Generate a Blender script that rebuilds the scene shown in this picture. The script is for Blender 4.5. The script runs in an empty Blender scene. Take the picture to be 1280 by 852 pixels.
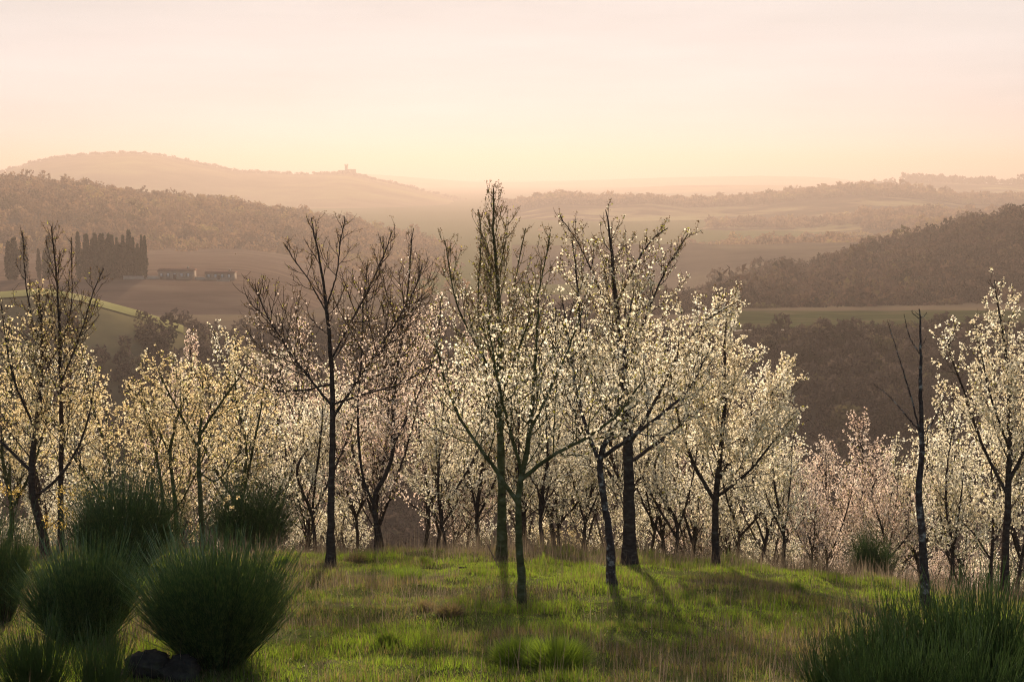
import bpy, math, random
import numpy as np
from mathutils import Vector

# ------------------------------------------------------------------ scene, camera, light
scene = bpy.context.scene
R = math.radians
F = 1778.0                                   # 50 mm lens on a 1280 px wide frame
TH = math.atan((426 - 215) / F)              # downward tilt; the horizon lies at row 215
CT, ST = math.cos(TH), math.sin(TH)

cam_d = bpy.data.cameras.new('camera'); cam_d.lens = 50; cam_d.sensor_width = 36
cam_d.clip_start = 0.1; cam_d.clip_end = 60000
cam = bpy.data.objects.new('camera', cam_d); scene.collection.objects.link(cam)
cam.location = (0, 0, 0); cam.rotation_euler = (math.pi / 2 - TH, 0, 0)
scene.camera = cam

SUN_EL, SUN_AZ = R(18), R(-1.2)              # azimuth measured from +Y towards +X
sdir = Vector((math.sin(SUN_AZ) * math.cos(SUN_EL), math.cos(SUN_AZ) * math.cos(SUN_EL), math.sin(SUN_EL)))
sun_d = bpy.data.lights.new('sun', 'SUN'); sun_d.energy = 5.0; sun_d.angle = R(0.6); sun_d.color = (1.0, 0.85, 0.69)
sun = bpy.data.objects.new('sun', sun_d); scene.collection.objects.link(sun)
sun.rotation_euler = (-sdir).to_track_quat('-Z', 'Y').to_euler()

world = bpy.data.worlds.new('World'); scene.world = world; world.use_nodes = True
wn, wl = world.node_tree.nodes, world.node_tree.links
bg = wn['Background']; bg.inputs['Strength'].default_value = 0.15
sky = wn.new('ShaderNodeTexSky'); sky.sky_type = 'NISHITA'; sky.sun_disc = False
sky.sun_elevation = SUN_EL; sky.sun_rotation = SUN_AZ
sky.dust_density = 5.0; sky.air_density = 1.0; sky.ozone_density = 0.6; sky.altitude = 300
tint = wn.new('ShaderNodeMix'); tint.data_type = 'RGBA'; tint.blend_type = 'MULTIPLY'; tint.inputs[0].default_value = 1.0
tint.inputs[7].default_value = (1.0, 0.95, 0.92, 1)
wl.new(sky.outputs[0], tint.inputs[6])
tc = wn.new('ShaderNodeTexCoord'); sep = wn.new('ShaderNodeSeparateXYZ'); wl.new(tc.outputs['Generated'], sep.inputs[0])
fe = wn.new('ShaderNodeMapRange'); fe.interpolation_type = 'SMOOTHSTEP'
for k, v in ((1, 0.15), (2, 0.42), (3, 1.0), (4, 0.0)): fe.inputs[k].default_value = v
wl.new(sep.outputs[2], fe.inputs[0])
fa = wn.new('ShaderNodeMapRange'); fa.interpolation_type = 'SMOOTHSTEP'
for k, v in ((1, 0.45), (2, 0.93), (3, 0.0), (4, 1.0)): fa.inputs[k].default_value = v
wl.new(sep.outputs[1], fa.inputs[0])
fm = wn.new('ShaderNodeMath'); fm.operation = 'MULTIPLY'; wl.new(fe.outputs[0], fm.inputs[0]); wl.new(fa.outputs[0], fm.inputs[1])
# thin high veil: cream, a little pinker upwards and with the faintest streaks
vr = wn.new('ShaderNodeMapRange'); wl.new(sep.outputs[2], vr.inputs[0])
for k, v in ((1, 0.0), (2, 0.13)): vr.inputs[k].default_value = v
stv = wn.new('ShaderNodeMapping'); stv.inputs['Scale'].default_value = (2.2, 1, 16)
wl.new(tc.outputs['Generated'], stv.inputs[0])
stn = wn.new('ShaderNodeTexNoise'); stn.inputs['Scale'].default_value = 2.0; stn.inputs['Detail'].default_value = 5
wl.new(stv.outputs[0], stn.inputs[0])
veil = wn.new('ShaderNodeMix'); veil.data_type = 'RGBA'; wl.new(vr.outputs[0], veil.inputs[0])
veil.inputs[6].default_value = (3.75, 3.6, 3.65, 1); veil.inputs[7].default_value = (3.5, 3.3, 3.2, 1)
sm = wn.new('ShaderNodeMapRange'); wl.new(stn.outputs[0], sm.inputs[0])
for k, v in ((1, 0.3), (2, 0.7), (3, 0.90), (4, 1.04)): sm.inputs[k].default_value = v
vs = wn.new('ShaderNodeVectorMath'); vs.operation = 'SCALE'; wl.new(veil.outputs[2], vs.inputs[0]); wl.new(sm.outputs[0], vs.inputs[3])
mx = wn.new('ShaderNodeMix'); mx.data_type = 'RGBA'
wl.new(fm.outputs[0], mx.inputs[0]); wl.new(tint.outputs[2], mx.inputs[6]); wl.new(vs.outputs[0], mx.inputs[7])
wl.new(mx.outputs[2], bg.inputs['Color'])

scene.view_settings.view_transform = 'Standard'; scene.view_settings.look = 'None'
scene.view_settings.exposure = 0.68; scene.view_settings.gamma = 1.0; scene.view_settings.use_curve_mapping = False
scene.render.engine = 'CYCLES'
cy = scene.cycles
cy.max_bounces = 6; cy.diffuse_bounces = 3; cy.transmission_bounces = 4; cy.glossy_bounces = 1
cy.transparent_max_bounces = 8; cy.volume_bounces = 0
cy.use_denoising = True; cy.denoising_prefilter = 'NONE'; cy.pixel_filter_type = 'BLACKMAN_HARRIS'; cy.filter_width = 1.15; cy.sample_clamp_indirect = 4

# ------------------------------------------------------------------ helpers
def tag(o, label=None, cat=None, group=None, kind=None):
    if label: o['label'] = label
    if cat: o['category'] = cat
    if group: o['group'] = group
    if kind: o['kind'] = kind
    return o

def link(o, parent=None):
    scene.collection.objects.link(o)
    if parent is not None: o.parent = parent
    return o

def empty(name, loc, label, cat, group=None):
    o = bpy.data.objects.new(name, None); o.empty_display_size = 0.2
    o.location = loc; link(o); return tag(o, label, cat, group)

def mesh_np(name, verts, tris=None, quads=None, mat=None, smooth=False, col=None):
    """mesh from numpy arrays; faces are tris (n,3) and/or quads (m,4)."""
    me = bpy.data.meshes.new(name)
    verts = np.asarray(verts, np.float32)
    loops, starts, tot = [], [], 0
    for fc in (tris, quads):
        if fc is None or len(fc) == 0: continue
        fc = np.asarray(fc, np.int32); k = fc.shape[1]
        loops.append(fc.ravel()); starts.append(tot + np.arange(len(fc), dtype=np.int32) * k); tot += fc.size
    loops = np.concatenate(loops); starts = np.concatenate(starts)
    me.vertices.add(len(verts)); me.vertices.foreach_set('co', verts.ravel())
    me.loops.add(len(loops)); me.loops.foreach_set('vertex_index', loops)
    me.polygons.add(len(starts)); me.polygons.foreach_set('loop_start', starts)
    if smooth: me.polygons.foreach_set('use_smooth', np.ones(len(starts), bool))
    if col is not None:
        a = me.color_attributes.new('tone', 'FLOAT_COLOR', 'POINT')
        c4 = np.ones((len(verts), 4), np.float32); c4[:, :3] = col
        a.data.foreach_set('color', c4.ravel())
    me.update(calc_edges=True)
    if mat: me.materials.append(mat)
    return me

def obj(name, me, parent=None, loc=None):
    o = bpy.data.objects.new(name, me)
    if loc is not None: o.location = loc
    return link(o, parent)

def at(px, py, y):
    """the point at depth y seen at (px, py)."""
    a, b = (px - 640) / F, (426 - py) / F
    d = np.array([a, CT + b * ST, -ST + b * CT]); return d * (y / d[1])

def zrow(py, y):
    return y * np.tan(np.arctan((426 - np.asarray(py, float)) / F) - TH)

def _hash(ix, iy, seed):
    h = (ix.astype(np.int64) * 374761393 + iy.astype(np.int64) * 668265263 + seed * 974634777) & 0xffffffff
    h = ((h ^ (h >> 13)) * 1274126177) & 0xffffffff
    return ((h ^ (h >> 16)) & 0xffff) / 65535.0

def vnoise(x, y, scale, seed=0, octs=3):
    x = np.asarray(x, float) * scale; y = np.asarray(y, float) * scale
    out = 0; amp = 1; tot = 0
    for o in range(octs):
        ix, iy = np.floor(x), np.floor(y); fx, fy = x - ix, y - iy
        fx = fx * fx * (3 - 2 * fx); fy = fy * fy * (3 - 2 * fy)
        a = _hash(ix, iy, seed + o); b = _hash(ix + 1, iy, seed + o); c = _hash(ix, iy + 1, seed + o); d = _hash(ix + 1, iy + 1, seed + o)
        out = out + amp * ((a * (1 - fx) + b * fx) * (1 - fy) + (c * (1 - fx) + d * fx) * fy)
        tot += amp; amp *= 0.5; x = x * 2.03 + 17.1; y = y * 2.03 + 9.7
    return out / tot

def softplus(t): return np.where(t > 30, t, np.log1p(np.exp(np.minimum(t, 30))))

# ------------------------------------------------------------------ materials
def new_mat(name):
    m = bpy.data.materials.new(name); m.use_nodes = True
    nt = m.node_tree; nt.nodes.clear()
    return m, nt, nt.nodes, nt.links, nt.nodes.new('ShaderNodeOutputMaterial')

def ramp_noise(nt, scale, stops, detail=6, coord='Object', stretch=(1, 1, 1), rough=0.6):
    n, l = nt.nodes, nt.links
    tcn = n.new('ShaderNodeTexCoord'); mp = n.new('ShaderNodeMapping'); mp.inputs['Scale'].default_value = stretch
    l.new(tcn.outputs[coord], mp.inputs[0])
    no = n.new('ShaderNodeTexNoise'); no.inputs['Scale'].default_value = scale; no.inputs['Detail'].default_value = detail
    no.inputs['Roughness'].default_value = rough
    l.new(mp.outputs[0], no.inputs[0])
    cr = n.new('ShaderNodeValToRGB'); l.new(no.outputs[0], cr.inputs[0])
    els = cr.color_ramp.elements
    while len(els) < len(stops): els.new(0.5)
    for e, (p, c) in zip(els, stops): e.position = p; e.color = (*c, 1)
    return cr, no

def m_surface(name, stops, scale=3, detail=6, rough=0.9, bump=0.0, stretch=(1, 1, 1), spec=0.0):
    m, nt, n, l, out = new_mat(name)
    cr, no = ramp_noise(nt, scale, stops, detail, stretch=stretch)
    b = n.new('ShaderNodeBsdfPrincipled'); b.inputs['Roughness'].default_value = rough
    b.inputs['Specular IOR Level'].default_value = spec
    l.new(cr.outputs[0], b.inputs['Base Color'])
    if bump:
        bp = n.new('ShaderNodeBump'); bp.inputs['Strength'].default_value = 0.8; bp.inputs['Distance'].default_value = bump
        l.new(no.outputs[0], bp.inputs['Height']); l.new(bp.outputs[0], b.inputs['Normal'])
    l.new(b.outputs[0], out.inputs[0]); return m

def m_leafy(name, stops, scale=3, trans=0.5, gloss=0.0, tboost=(1, 1, 1), attr=False):
    """thin leaf, petal or blade: diffuse plus translucent."""
    m, nt, n, l, out = new_mat(name)
    if attr:
        cr = n.new('ShaderNodeAttribute'); cr.attribute_name = 'tone'
    else:
        cr, no = ramp_noise(nt, scale, stops, 3)
    d = n.new('ShaderNodeBsdfDiffuse'); t = n.new('ShaderNodeBsdfTranslucent'); mxs = n.new('ShaderNodeMixShader')
    tb = n.new('ShaderNodeMix'); tb.data_type = 'RGBA'; tb.blend_type = 'MULTIPLY'; tb.inputs[0].default_value = 1
    tb.inputs[7].default_value = (*tboost, 1)
    l.new(cr.outputs[0], d.inputs[0]); l.new(cr.outputs[0], tb.inputs[6]); l.new(tb.outputs[2], t.inputs[0])
    mxs.inputs[0].default_value = trans; l.new(d.outputs[0], mxs.inputs[1]); l.new(t.outputs[0], mxs.inputs[2])
    last = mxs
    if gloss:
        g = n.new('ShaderNodeBsdfGlossy'); g.inputs['Roughness'].default_value = 0.35; g.inputs[0].default_value = (0.9, 0.9, 0.8, 1)
        m2 = n.new('ShaderNodeMixShader'); m2.inputs[0].default_value = gloss
        l.new(mxs.outputs[0], m2.inputs[1]); l.new(g.outputs[0], m2.inputs[2]); last = m2
    l.new(last.outputs[0], out.inputs[0]); return m

M = {}
M['bark'] = m_surface('bark', [(0.3, (0.030, 0.021, 0.018)), (0.55, (0.060, 0.044, 0.036)), (0.75, (0.12, 0.10, 0.085))], 9, bump=0.01, stretch=(1, 1, 3))
M['bark_mossy'] = m_surface('bark_mossy', [(0.3, (0.035, 0.030, 0.018)), (0.5, (0.075, 0.075, 0.030)), (0.72, (0.15, 0.15, 0.09))], 7, bump=0.01, stretch=(1, 1, 2))
M['bark_lichen'] = m_surface('bark_lichen', [(0.35, (0.035, 0.024, 0.022)), (0.55, (0.070, 0.055, 0.052)), (0.66, (0.30, 0.28, 0.25))], 12, bump=0.012, stretch=(1, 1, 1.4))
M['twig'] = m_surface('twig', [(0.3, (0.035, 0.022, 0.017)), (0.7, (0.085, 0.055, 0.040))], 5)
M['twig_green'] = m_surface('twig_green', [(0.3, (0.045, 0.036, 0.018)), (0.7, (0.10, 0.085, 0.040))], 5)
M['petal'] = m_leafy('petal', [(0.35, (0.80, 0.68, 0.46)), (0.55, (0.85, 0.77, 0.58)), (0.7, (0.86, 0.81, 0.68))], 2.5, 0.62)
M['petal_pink'] = m_leafy('petal_pink', [(0.35, (0.76, 0.56, 0.44)), (0.55, (0.82, 0.67, 0.54)), (0.7, (0.85, 0.76, 0.65))], 2.5, 0.62)
M['petal_yellow'] = m_leafy('petal_yellow', [(0.35, (0.76, 0.57, 0.28)), (0.55, (0.83, 0.69, 0.42)), (0.7, (0.84, 0.76, 0.56))], 2.0, 0.55)
M['bud'] = m_leafy('bud', [(0.35, (0.10, 0.055, 0.030)), (0.6, (0.22, 0.15, 0.07)), (0.75, (0.34, 0.26, 0.12))], 14, 0.35)
M['young_leaf'] = m_leafy('young_leaf', [(0.35, (0.26, 0.26, 0.04)), (0.6, (0.42, 0.38, 0.06)), (0.75, (0.52, 0.36, 0.07))], 6, 0.6)
M['gold_leaf'] = m_leafy('gold_leaf', [(0.35, (0.55, 0.36, 0.09)), (0.6, (0.68, 0.50, 0.14)), (0.75, (0.70, 0.60, 0.25))], 6, 0.65)
M['grass'] = m_leafy('grass_blade', None, trans=0.5, gloss=0.03, tboost=(1.4, 1.35, 0.7), attr=True)
M['weed'] = m_leafy('dry_weed', None, trans=0.4, attr=True)
M['broom'] = m_leafy('broom_stem', [(0.38, (0.045, 0.10, 0.030)), (0.5, (0.09, 0.16, 0.045)), (0.62, (0.22, 0.27, 0.09))], 22, 0.5, gloss=0.08)
M['rush'] = m_leafy('rush_stem', [(0.35, (0.045, 0.075, 0.018)), (0.6, (0.085, 0.14, 0.035)), (0.78, (0.17, 0.20, 0.06))], 9, 0.4, gloss=0.05)
M['evergreen'] = m_leafy('evergreen_leaf', [(0.35, (0.020, 0.038, 0.012)), (0.7, (0.045, 0.07, 0.022))], 5, 0.2)
M['cypress'] = m_leafy('cypress_leaf', [(0.35, (0.016, 0.028, 0.012)), (0.7, (0.03, 0.045, 0.018))], 1, 0.1)
M['soil'] = m_surface('soil', [(0.25, (0.030, 0.026, 0.012)), (0.42, (0.055, 0.060, 0.018)), (0.6, (0.080, 0.090, 0.026)), (0.8, (0.12, 0.095, 0.055))], 1.3, 8, bump=0.03)
M['hill_woods'] = m_surface('hill_woods', [(0.3, (0.045, 0.034, 0.025)), (0.5, (0.085, 0.062, 0.042)), (0.7, (0.13, 0.095, 0.055))], 0.012, 10, bump=1.5)
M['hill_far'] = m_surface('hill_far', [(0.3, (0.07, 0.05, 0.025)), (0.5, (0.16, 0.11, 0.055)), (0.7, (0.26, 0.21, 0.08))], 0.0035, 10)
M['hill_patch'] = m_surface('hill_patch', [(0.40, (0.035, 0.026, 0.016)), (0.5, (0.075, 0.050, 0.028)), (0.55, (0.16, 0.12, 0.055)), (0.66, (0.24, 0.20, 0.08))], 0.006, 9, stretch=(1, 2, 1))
M['plough'] = m_surface('plough', [(0.3, (0.065, 0.042, 0.030)), (0.55, (0.11, 0.070, 0.048)), (0.75, (0.14, 0.10, 0.065))], 0.03, 9, stretch=(1, 3, 1))
M['rimlit_meadow'] = m_surface('rimlit_meadow', [(0.3, (0.15, 0.13, 0.05)), (0.55, (0.22, 0.20, 0.08)), (0.75, (0.30, 0.25, 0.12))], 0.03, 8)  # paler grass: sunlight on the hill's crest is painted into this colour
M['field'] = m_surface('field', [(0.35, (0.030, 0.034, 0.014)), (0.5, (0.045, 0.050, 0.019)), (0.65, (0.075, 0.060, 0.032))], 0.05, 9, stretch=(1, 2.5, 1))
M['rough_pasture'] = m_surface('rough_pasture', [(0.3, (0.07, 0.055, 0.034)), (0.5, (0.12, 0.10, 0.05)), (0.75, (0.18, 0.14, 0.065))], 0.05, 9)  # tan pasture; shade of the side facing the camera is in the tone
M['track'] = m_surface('track', [(0.3, (0.25, 0.20, 0.15)), (0.7, (0.36, 0.30, 0.23))], 0.3, 5)
M['woods_brown'] = m_leafy('woods_brown', [(0.33, (0.016, 0.017, 0.010)), (0.44, (0.042, 0.029, 0.021)), (0.56, (0.085, 0.048, 0.032)), (0.67, (0.085, 0.068, 0.027))], 0.055, 0.3)
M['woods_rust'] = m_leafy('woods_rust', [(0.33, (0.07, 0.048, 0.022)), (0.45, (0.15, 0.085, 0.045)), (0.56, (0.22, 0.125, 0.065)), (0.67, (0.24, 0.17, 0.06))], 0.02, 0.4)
M['scrub'] = m_leafy('scrub_twigs', [(0.33, (0.022, 0.024, 0.012)), (0.45, (0.040, 0.030, 0.024)), (0.55, (0.075, 0.052, 0.040)), (0.66, (0.09, 0.075, 0.032))], 0.09, 0.3)
M['stone'] = m_surface('stone', [(0.3, (0.018, 0.016, 0.014)), (0.55, (0.04, 0.036, 0.03)), (0.72, (0.07, 0.075, 0.04))], 9, 10, bump=0.05)
M['plaster'] = m_surface('plaster', [(0.3, (0.22, 0.17, 0.13)), (0.7, (0.32, 0.25, 0.18))], 0.6, 6)
M['roof_tile'] = m_surface('roof_tile', [(0.3, (0.16, 0.085, 0.055)), (0.7, (0.26, 0.14, 0.09))], 1.5, 6, stretch=(4, 1, 1))
M['shutter'] = m_surface('shutter', [(0.3, (0.06, 0.04, 0.03)), (0.7, (0.09, 0.06, 0.045))], 2)
m, nt, n, l, out = new_mat('window_glass')
b = n.new('ShaderNodeBsdfPrincipled'); b.inputs['Base Color'].default_value = (0.5, 0.48, 0.45, 1); b.inputs['Roughness'].default_value = 0.12
l.new(b.outputs[0], out.inputs[0]); M['glass'] = m

# ------------------------------------------------------------------ near ground and valley, one sheet
def zg(x, y):
    x = np.asarray(x, float); y = np.asarray(y, float)
    w = 1.3
    z = -1.6 - 0.19 * y - 0.15 * softplus((y - 21) / w) * w
    z = z - np.where(x > 0, 1.4 * (1 - np.exp(-(x / 9.0) ** 2)), 0) * np.clip(y / 12, 0, 1)
    fl = -76.0 - 0.001 * np.clip(y, 0, 20000)
    z = fl + softplus((z - fl) / 5) * 5
    near = np.exp(-np.clip(y - 20, 0, 1e6) / 40)
    z = z + near * (0.20 * (vnoise(x, y, 0.45, 3, 3) - 0.5) + 0.17 * (vnoise(x, y, 1.8, 5, 3) - 0.5))
    z = z + (1 - near) * np.clip((y - 30) / 200, 0, 1) * 6 * (vnoise(x, y, 0.008, 8, 3) - 0.5)
    return z

def ground_hit(px, py, y0=5.0, y1=26.0):
    ys = np.arange(y0, y1, 0.02); a, b = (px - 640) / F, (426 - py) / F
    k = 1 / (CT + b * ST); xs = a * k * ys; zs = (-ST + b * CT) * k * ys
    below = np.nonzero(zs < zg(xs, ys))[0]
    return float(ys[below[0]]) if len(below) else float(ys[np.argmin(zs - zg(xs, ys))])

rows = np.concatenate([np.linspace(-12, 4.8, 30), np.geomspace(5, 16000, 430)])
us = np.linspace(-1, 1, 260); us = np.sign(us) * (0.55 * np.abs(us) + 0.45 * np.abs(us) ** 2.2)
Yg, Ug = np.meshgrid(rows, us, indexing='ij')
Xg = Ug * (12 + 0.62 * np.maximum(Yg, 0)); Zg = zg(Xg, Yg)
def grid_quads(nr, nc):
    i = np.arange(nr * nc).reshape(nr, nc)
    return np.stack([i[:-1, :-1], i[:-1, 1:], i[1:, 1:], i[1:, :-1]], -1).reshape(-1, 4)
obj('ground', mesh_np('ground', np.stack([Xg, Yg, Zg], -1).reshape(-1, 3), quads=grid_quads(*Xg.shape), mat=M['soil'], smooth=True))
tag(bpy.data.objects['ground'], 'grassy hilltop in front falling away into the wide valley', None, None, 'structure')

# ------------------------------------------------------------------ hills, each a terrain body at its own distance
class Hill:
    def __init__(s, name, mat, prof, d0, wf, wb, base, slope=0.0, rough=0.0, nsc=0.02, backdrop=0.0, label=None, sink=0.0, nu=260, nf=70):
        s.p = np.array(prof, float); s.d0, s.wf, s.wb, s.base, s.slope, s.rough, s.nsc, s.bd, s.sink = d0, wf, wb, base, slope, rough, nsc, backdrop, sink
        lo, hi = s.p[0, 0], s.p[-1, 0]
        s.lo, s.hi = lo, hi
        pxs = np.linspace(lo, hi, nu); t = np.concatenate([np.linspace(-1, 0, nf), np.linspace(0, 1, 24)[1:]])
        P, T = np.meshgrid(pxs, t, indexing='ij')
        D = s.d(P); Y = D + np.where(T < 0, T * wf, T * wb); X = (P - 640) / F * Y * CT
        Z = s.z(X, Y)
        o = obj(name, mesh_np(name, np.stack([X, Y, Z], -1).reshape(-1, 3), quads=grid_quads(*X.shape)[:, ::-1], mat=mat, smooth=True))
        tag(o, label, None, None, 'structure')
    def d(s, px): return s.d0 * (1 + s.slope * (px - 640) / 640)
    def px(s, x, y): return 640 + F * x / (y * CT)
    def z(s, x, y):
        px = s.px(x, y); D = s.d(px)
        # a slightly smoothed profile
        zr = 0
        for k, w in ((-6, .25), (0, .5), (6, .25)): zr = zr + w * zrow(np.interp(px + k, s.p[:, 0], s.p[:, 1]), D)
        zr = zr - s.sink
        t = (y - D); f = np.clip(1 + t / s.wf, 0, 1); g = np.clip(t / s.wb, 0, 1)
        sf = 0.55 * (0.5 - 0.5 * np.cos(np.pi * f)) + 0.45 * np.sin(f * np.pi / 2)
        sb = 1 - (0.5 - 0.5 * np.cos(np.pi * g)) * (1 - s.bd)
        zz = s.base + (zr - s.base) * np.where(t < 0, sf, sb)
        nz = (vnoise(x, y, s.nsc, 21, 4) - 0.5) * 2 * s.rough
        return zz + nz * np.clip(f * 1.5, 0, 1)

H = {}
H['scrub'] = Hill('hill', M['hill_woods'], [(-300, 424), (200, 424), (400, 424), (700, 425), (880, 420), (930, 414), (1280, 413), (1560, 411)], 430, 170, 260, -84, rough=1.0, backdrop=.75, label='brown scrub slope across the valley behind the orchard')
H['wood'] = Hill('hill', M['hill_woods'], [(640, 440), (720, 425), (790, 405), (820, 392), (860, 368), (900, 352), (960, 331), (1020, 324), (1060, 311), (1100, 302), (1160, 286), (1210, 268), (1250, 262), (1280, 258), (1420, 246), (1560, 244)], 760, 235, 400, -60, slope=0.12, rough=2.0, sink=10.5, label='dark wooded hill rising on the right of the valley')
H['plough'] = Hill('hill', M['plough'], [(-300, 350), (0, 351), (200, 350), (300, 352), (345, 362), (400, 385), (470, 412), (520, 430)], 600, 190, 400, -84, rough=0.6, backdrop=.8, label='bare ploughed slope below the farm buildings')
H['rimlit_meadow'] = Hill('hill', M['rough_pasture'], [(-300, 384), (-100, 372), (0, 366), (50, 362), (90, 369), (130, 380), (170, 391), (215, 407), (245, 418), (300, 436), (400, 470), (560, 540)], 380, 130, 120, -80, slope=0, rough=0.3, label='rounded pasture hill with a sunlit rim on the left')
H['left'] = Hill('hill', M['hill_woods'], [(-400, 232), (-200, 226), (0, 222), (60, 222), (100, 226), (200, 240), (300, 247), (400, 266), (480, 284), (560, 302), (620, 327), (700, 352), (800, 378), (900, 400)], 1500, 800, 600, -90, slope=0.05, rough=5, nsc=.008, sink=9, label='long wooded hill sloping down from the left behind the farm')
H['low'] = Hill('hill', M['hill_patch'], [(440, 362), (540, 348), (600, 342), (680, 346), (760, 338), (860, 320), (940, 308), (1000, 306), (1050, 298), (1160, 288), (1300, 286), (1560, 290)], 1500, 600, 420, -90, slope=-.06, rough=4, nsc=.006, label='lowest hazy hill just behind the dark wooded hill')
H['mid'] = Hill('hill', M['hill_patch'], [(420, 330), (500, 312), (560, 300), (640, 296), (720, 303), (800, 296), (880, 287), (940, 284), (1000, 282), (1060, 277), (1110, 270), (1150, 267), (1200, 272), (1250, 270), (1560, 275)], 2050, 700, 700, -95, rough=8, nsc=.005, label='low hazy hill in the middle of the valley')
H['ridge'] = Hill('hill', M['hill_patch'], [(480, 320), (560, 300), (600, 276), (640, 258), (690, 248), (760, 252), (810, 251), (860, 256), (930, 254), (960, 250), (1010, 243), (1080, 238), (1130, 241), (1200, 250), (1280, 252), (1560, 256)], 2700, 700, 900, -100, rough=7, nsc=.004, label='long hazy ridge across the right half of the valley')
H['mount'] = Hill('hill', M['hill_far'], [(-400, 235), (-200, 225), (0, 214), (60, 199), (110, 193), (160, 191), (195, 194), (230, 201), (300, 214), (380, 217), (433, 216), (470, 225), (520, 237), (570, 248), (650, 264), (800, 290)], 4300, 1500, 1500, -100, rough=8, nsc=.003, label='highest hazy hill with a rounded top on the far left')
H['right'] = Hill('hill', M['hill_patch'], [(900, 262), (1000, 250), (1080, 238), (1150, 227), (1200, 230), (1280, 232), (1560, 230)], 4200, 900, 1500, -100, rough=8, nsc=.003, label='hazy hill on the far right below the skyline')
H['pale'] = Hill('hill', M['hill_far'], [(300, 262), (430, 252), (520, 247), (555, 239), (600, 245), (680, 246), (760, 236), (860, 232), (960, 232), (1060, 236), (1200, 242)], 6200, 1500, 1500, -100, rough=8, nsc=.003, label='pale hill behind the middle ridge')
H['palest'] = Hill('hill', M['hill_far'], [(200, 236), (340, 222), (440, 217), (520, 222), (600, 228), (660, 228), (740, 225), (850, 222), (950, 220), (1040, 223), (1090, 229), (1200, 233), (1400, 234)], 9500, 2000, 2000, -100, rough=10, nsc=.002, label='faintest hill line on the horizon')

# field strip and track on the shoulder of the scrub slope
def strip(name, mat, px0, px1, y0, y1, h, label, lift=0.35, nx=80, ny=14):
    P, T = np.meshgrid(np.linspace(px0, px1, nx), np.linspace(0, 1, ny), indexing='ij')
    Y = y0 + (y1 - y0) * T; X = (P - 640) / F * Y * CT
    Z = h.z(X, Y) + lift
    return tag(obj(name, mesh_np(name, np.stack([X, Y, Z], -1).reshape(-1, 3), quads=grid_quads(*X.shape)[:, ::-1], mat=mat, smooth=True)), label, None, None, 'structure')
strip('field', M['field'], 905, 1500, 437, 505, H['scrub'], 'narrow green field below the dark wooded hill')
strip('track', M['track'], 900, 1500, 432.5, 435, H['scrub'], 'pale farm track along the edge of the green field')

strip('rimlit_meadow', M['rimlit_meadow'], -200, 224, 370, 400, H['rimlit_meadow'], 'pale grass along the rim of the left pasture hill, sunlight painted into its colour', lift=.25)  # lighter strip paints the sunlit rim; the hill's front stays darker

# haze: one even body of air round everything but the sky
bm_v = np.array([(x, y, z) for z in (-190, 125) for y in (-60, 16800) for x in (-10800, 10800)], float)
q = [(0, 2, 3, 1), (4, 5, 7, 6), (0, 1, 5, 4), (2, 6, 7, 3), (0, 4, 6, 2), (1, 3, 7, 5)]
m, nt, n, l, out = new_mat('haze_air')
pv = n.new('ShaderNodeVolumePrincipled'); pv.inputs['Color'].default_value = (0.432, 0.345, 0.296, 1)
pv.inputs['Density'].default_value = 0.00027; pv.inputs['Anisotropy'].default_value = 0.45
l.new(pv.outputs[0], out.inputs['Volume'])
tag(obj('haze', mesh_np('haze', bm_v, quads=q, mat=m)), 'warm evening haze filling the valley', None, None, 'stuff')

rng = np.random.default_rng(7)
def rand_rot(n_, g):
    q_ = g.normal(size=(n_, 4)); q_ /= np.linalg.norm(q_, axis=1)[:, None]
    w, x, y, z = q_.T
    return np.stack([np.stack([1 - 2 * (y * y + z * z), 2 * (x * y - z * w), 2 * (x * z + y * w)], -1),
                     np.stack([2 * (x * y + z * w), 1 - 2 * (x * x + z * z), 2 * (y * z - x * w)], -1),
                     np.stack([2 * (x * z - y * w), 2 * (y * z + x * w), 1 - 2 * (x * x + y * y)], -1)], 1)

def tri_cloud(pos, size, g, shape=None):
    """one random triangle per position."""
    n_ = len(pos); base = np.array([(-.5, -.4, 0), (.5, -.4, 0), (0, .6, 0)]) if shape is None else shape
    rr = rand_rot(n_, g); v = np.einsum('nij,kj->nki', rr, base) * np.asarray(size).reshape(-1, 1, 1)
    return (v + pos[:, None, :]).reshape(-1, 3), np.arange(n_ * len(base)).reshape(n_, len(base))

def woods(name, label, h, mat, n_, fmin, fmax, size, ntri, g, aspect=1.2, pxr=None, dens=None, tsz=0.28):
    """far wood on a hill: one mass of leafy crowns."""
    px = g.uniform(*(pxr or (max(h.lo, -120), min(h.hi, 1400))), n_); T = g.uniform(fmin, fmax, n_)
    D = h.d(px); Y = D + np.where(T < 0, T * h.wf, T * h.wb); X = (px - 640) / F * Y * CT
    if dens:
        k = dens(px, T, X, Y) > g.uniform(0, 1, n_); X, Y = X[k], Y[k]
    Z = h.z(X, Y); m_ = len(X)
    s = size * g.lognormal(0, 0.28, m_)
    p = g.normal(size=(m_, ntri, 3)); p /= np.linalg.norm(p, axis=2)[..., None]
    p *= g.uniform(0.3, 1, (m_, ntri, 1)) ** 0.45
    p = p * s[:, None, None] * np.array([1, 1, aspect]) * 0.5
    p[..., 2] += s[:, None] * 0.5 * aspect
    p += np.stack([X, Y, Z], -1)[:, None, :]
    v, f = tri_cloud(p.reshape(-1, 3), np.repeat(s * tsz, ntri) * g.uniform(.6, 1.4, m_ * ntri), g)
    return tag(obj(name, mesh_np(name, v, tris=f, mat=mat)), label, None, None, 'stuff')

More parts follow.
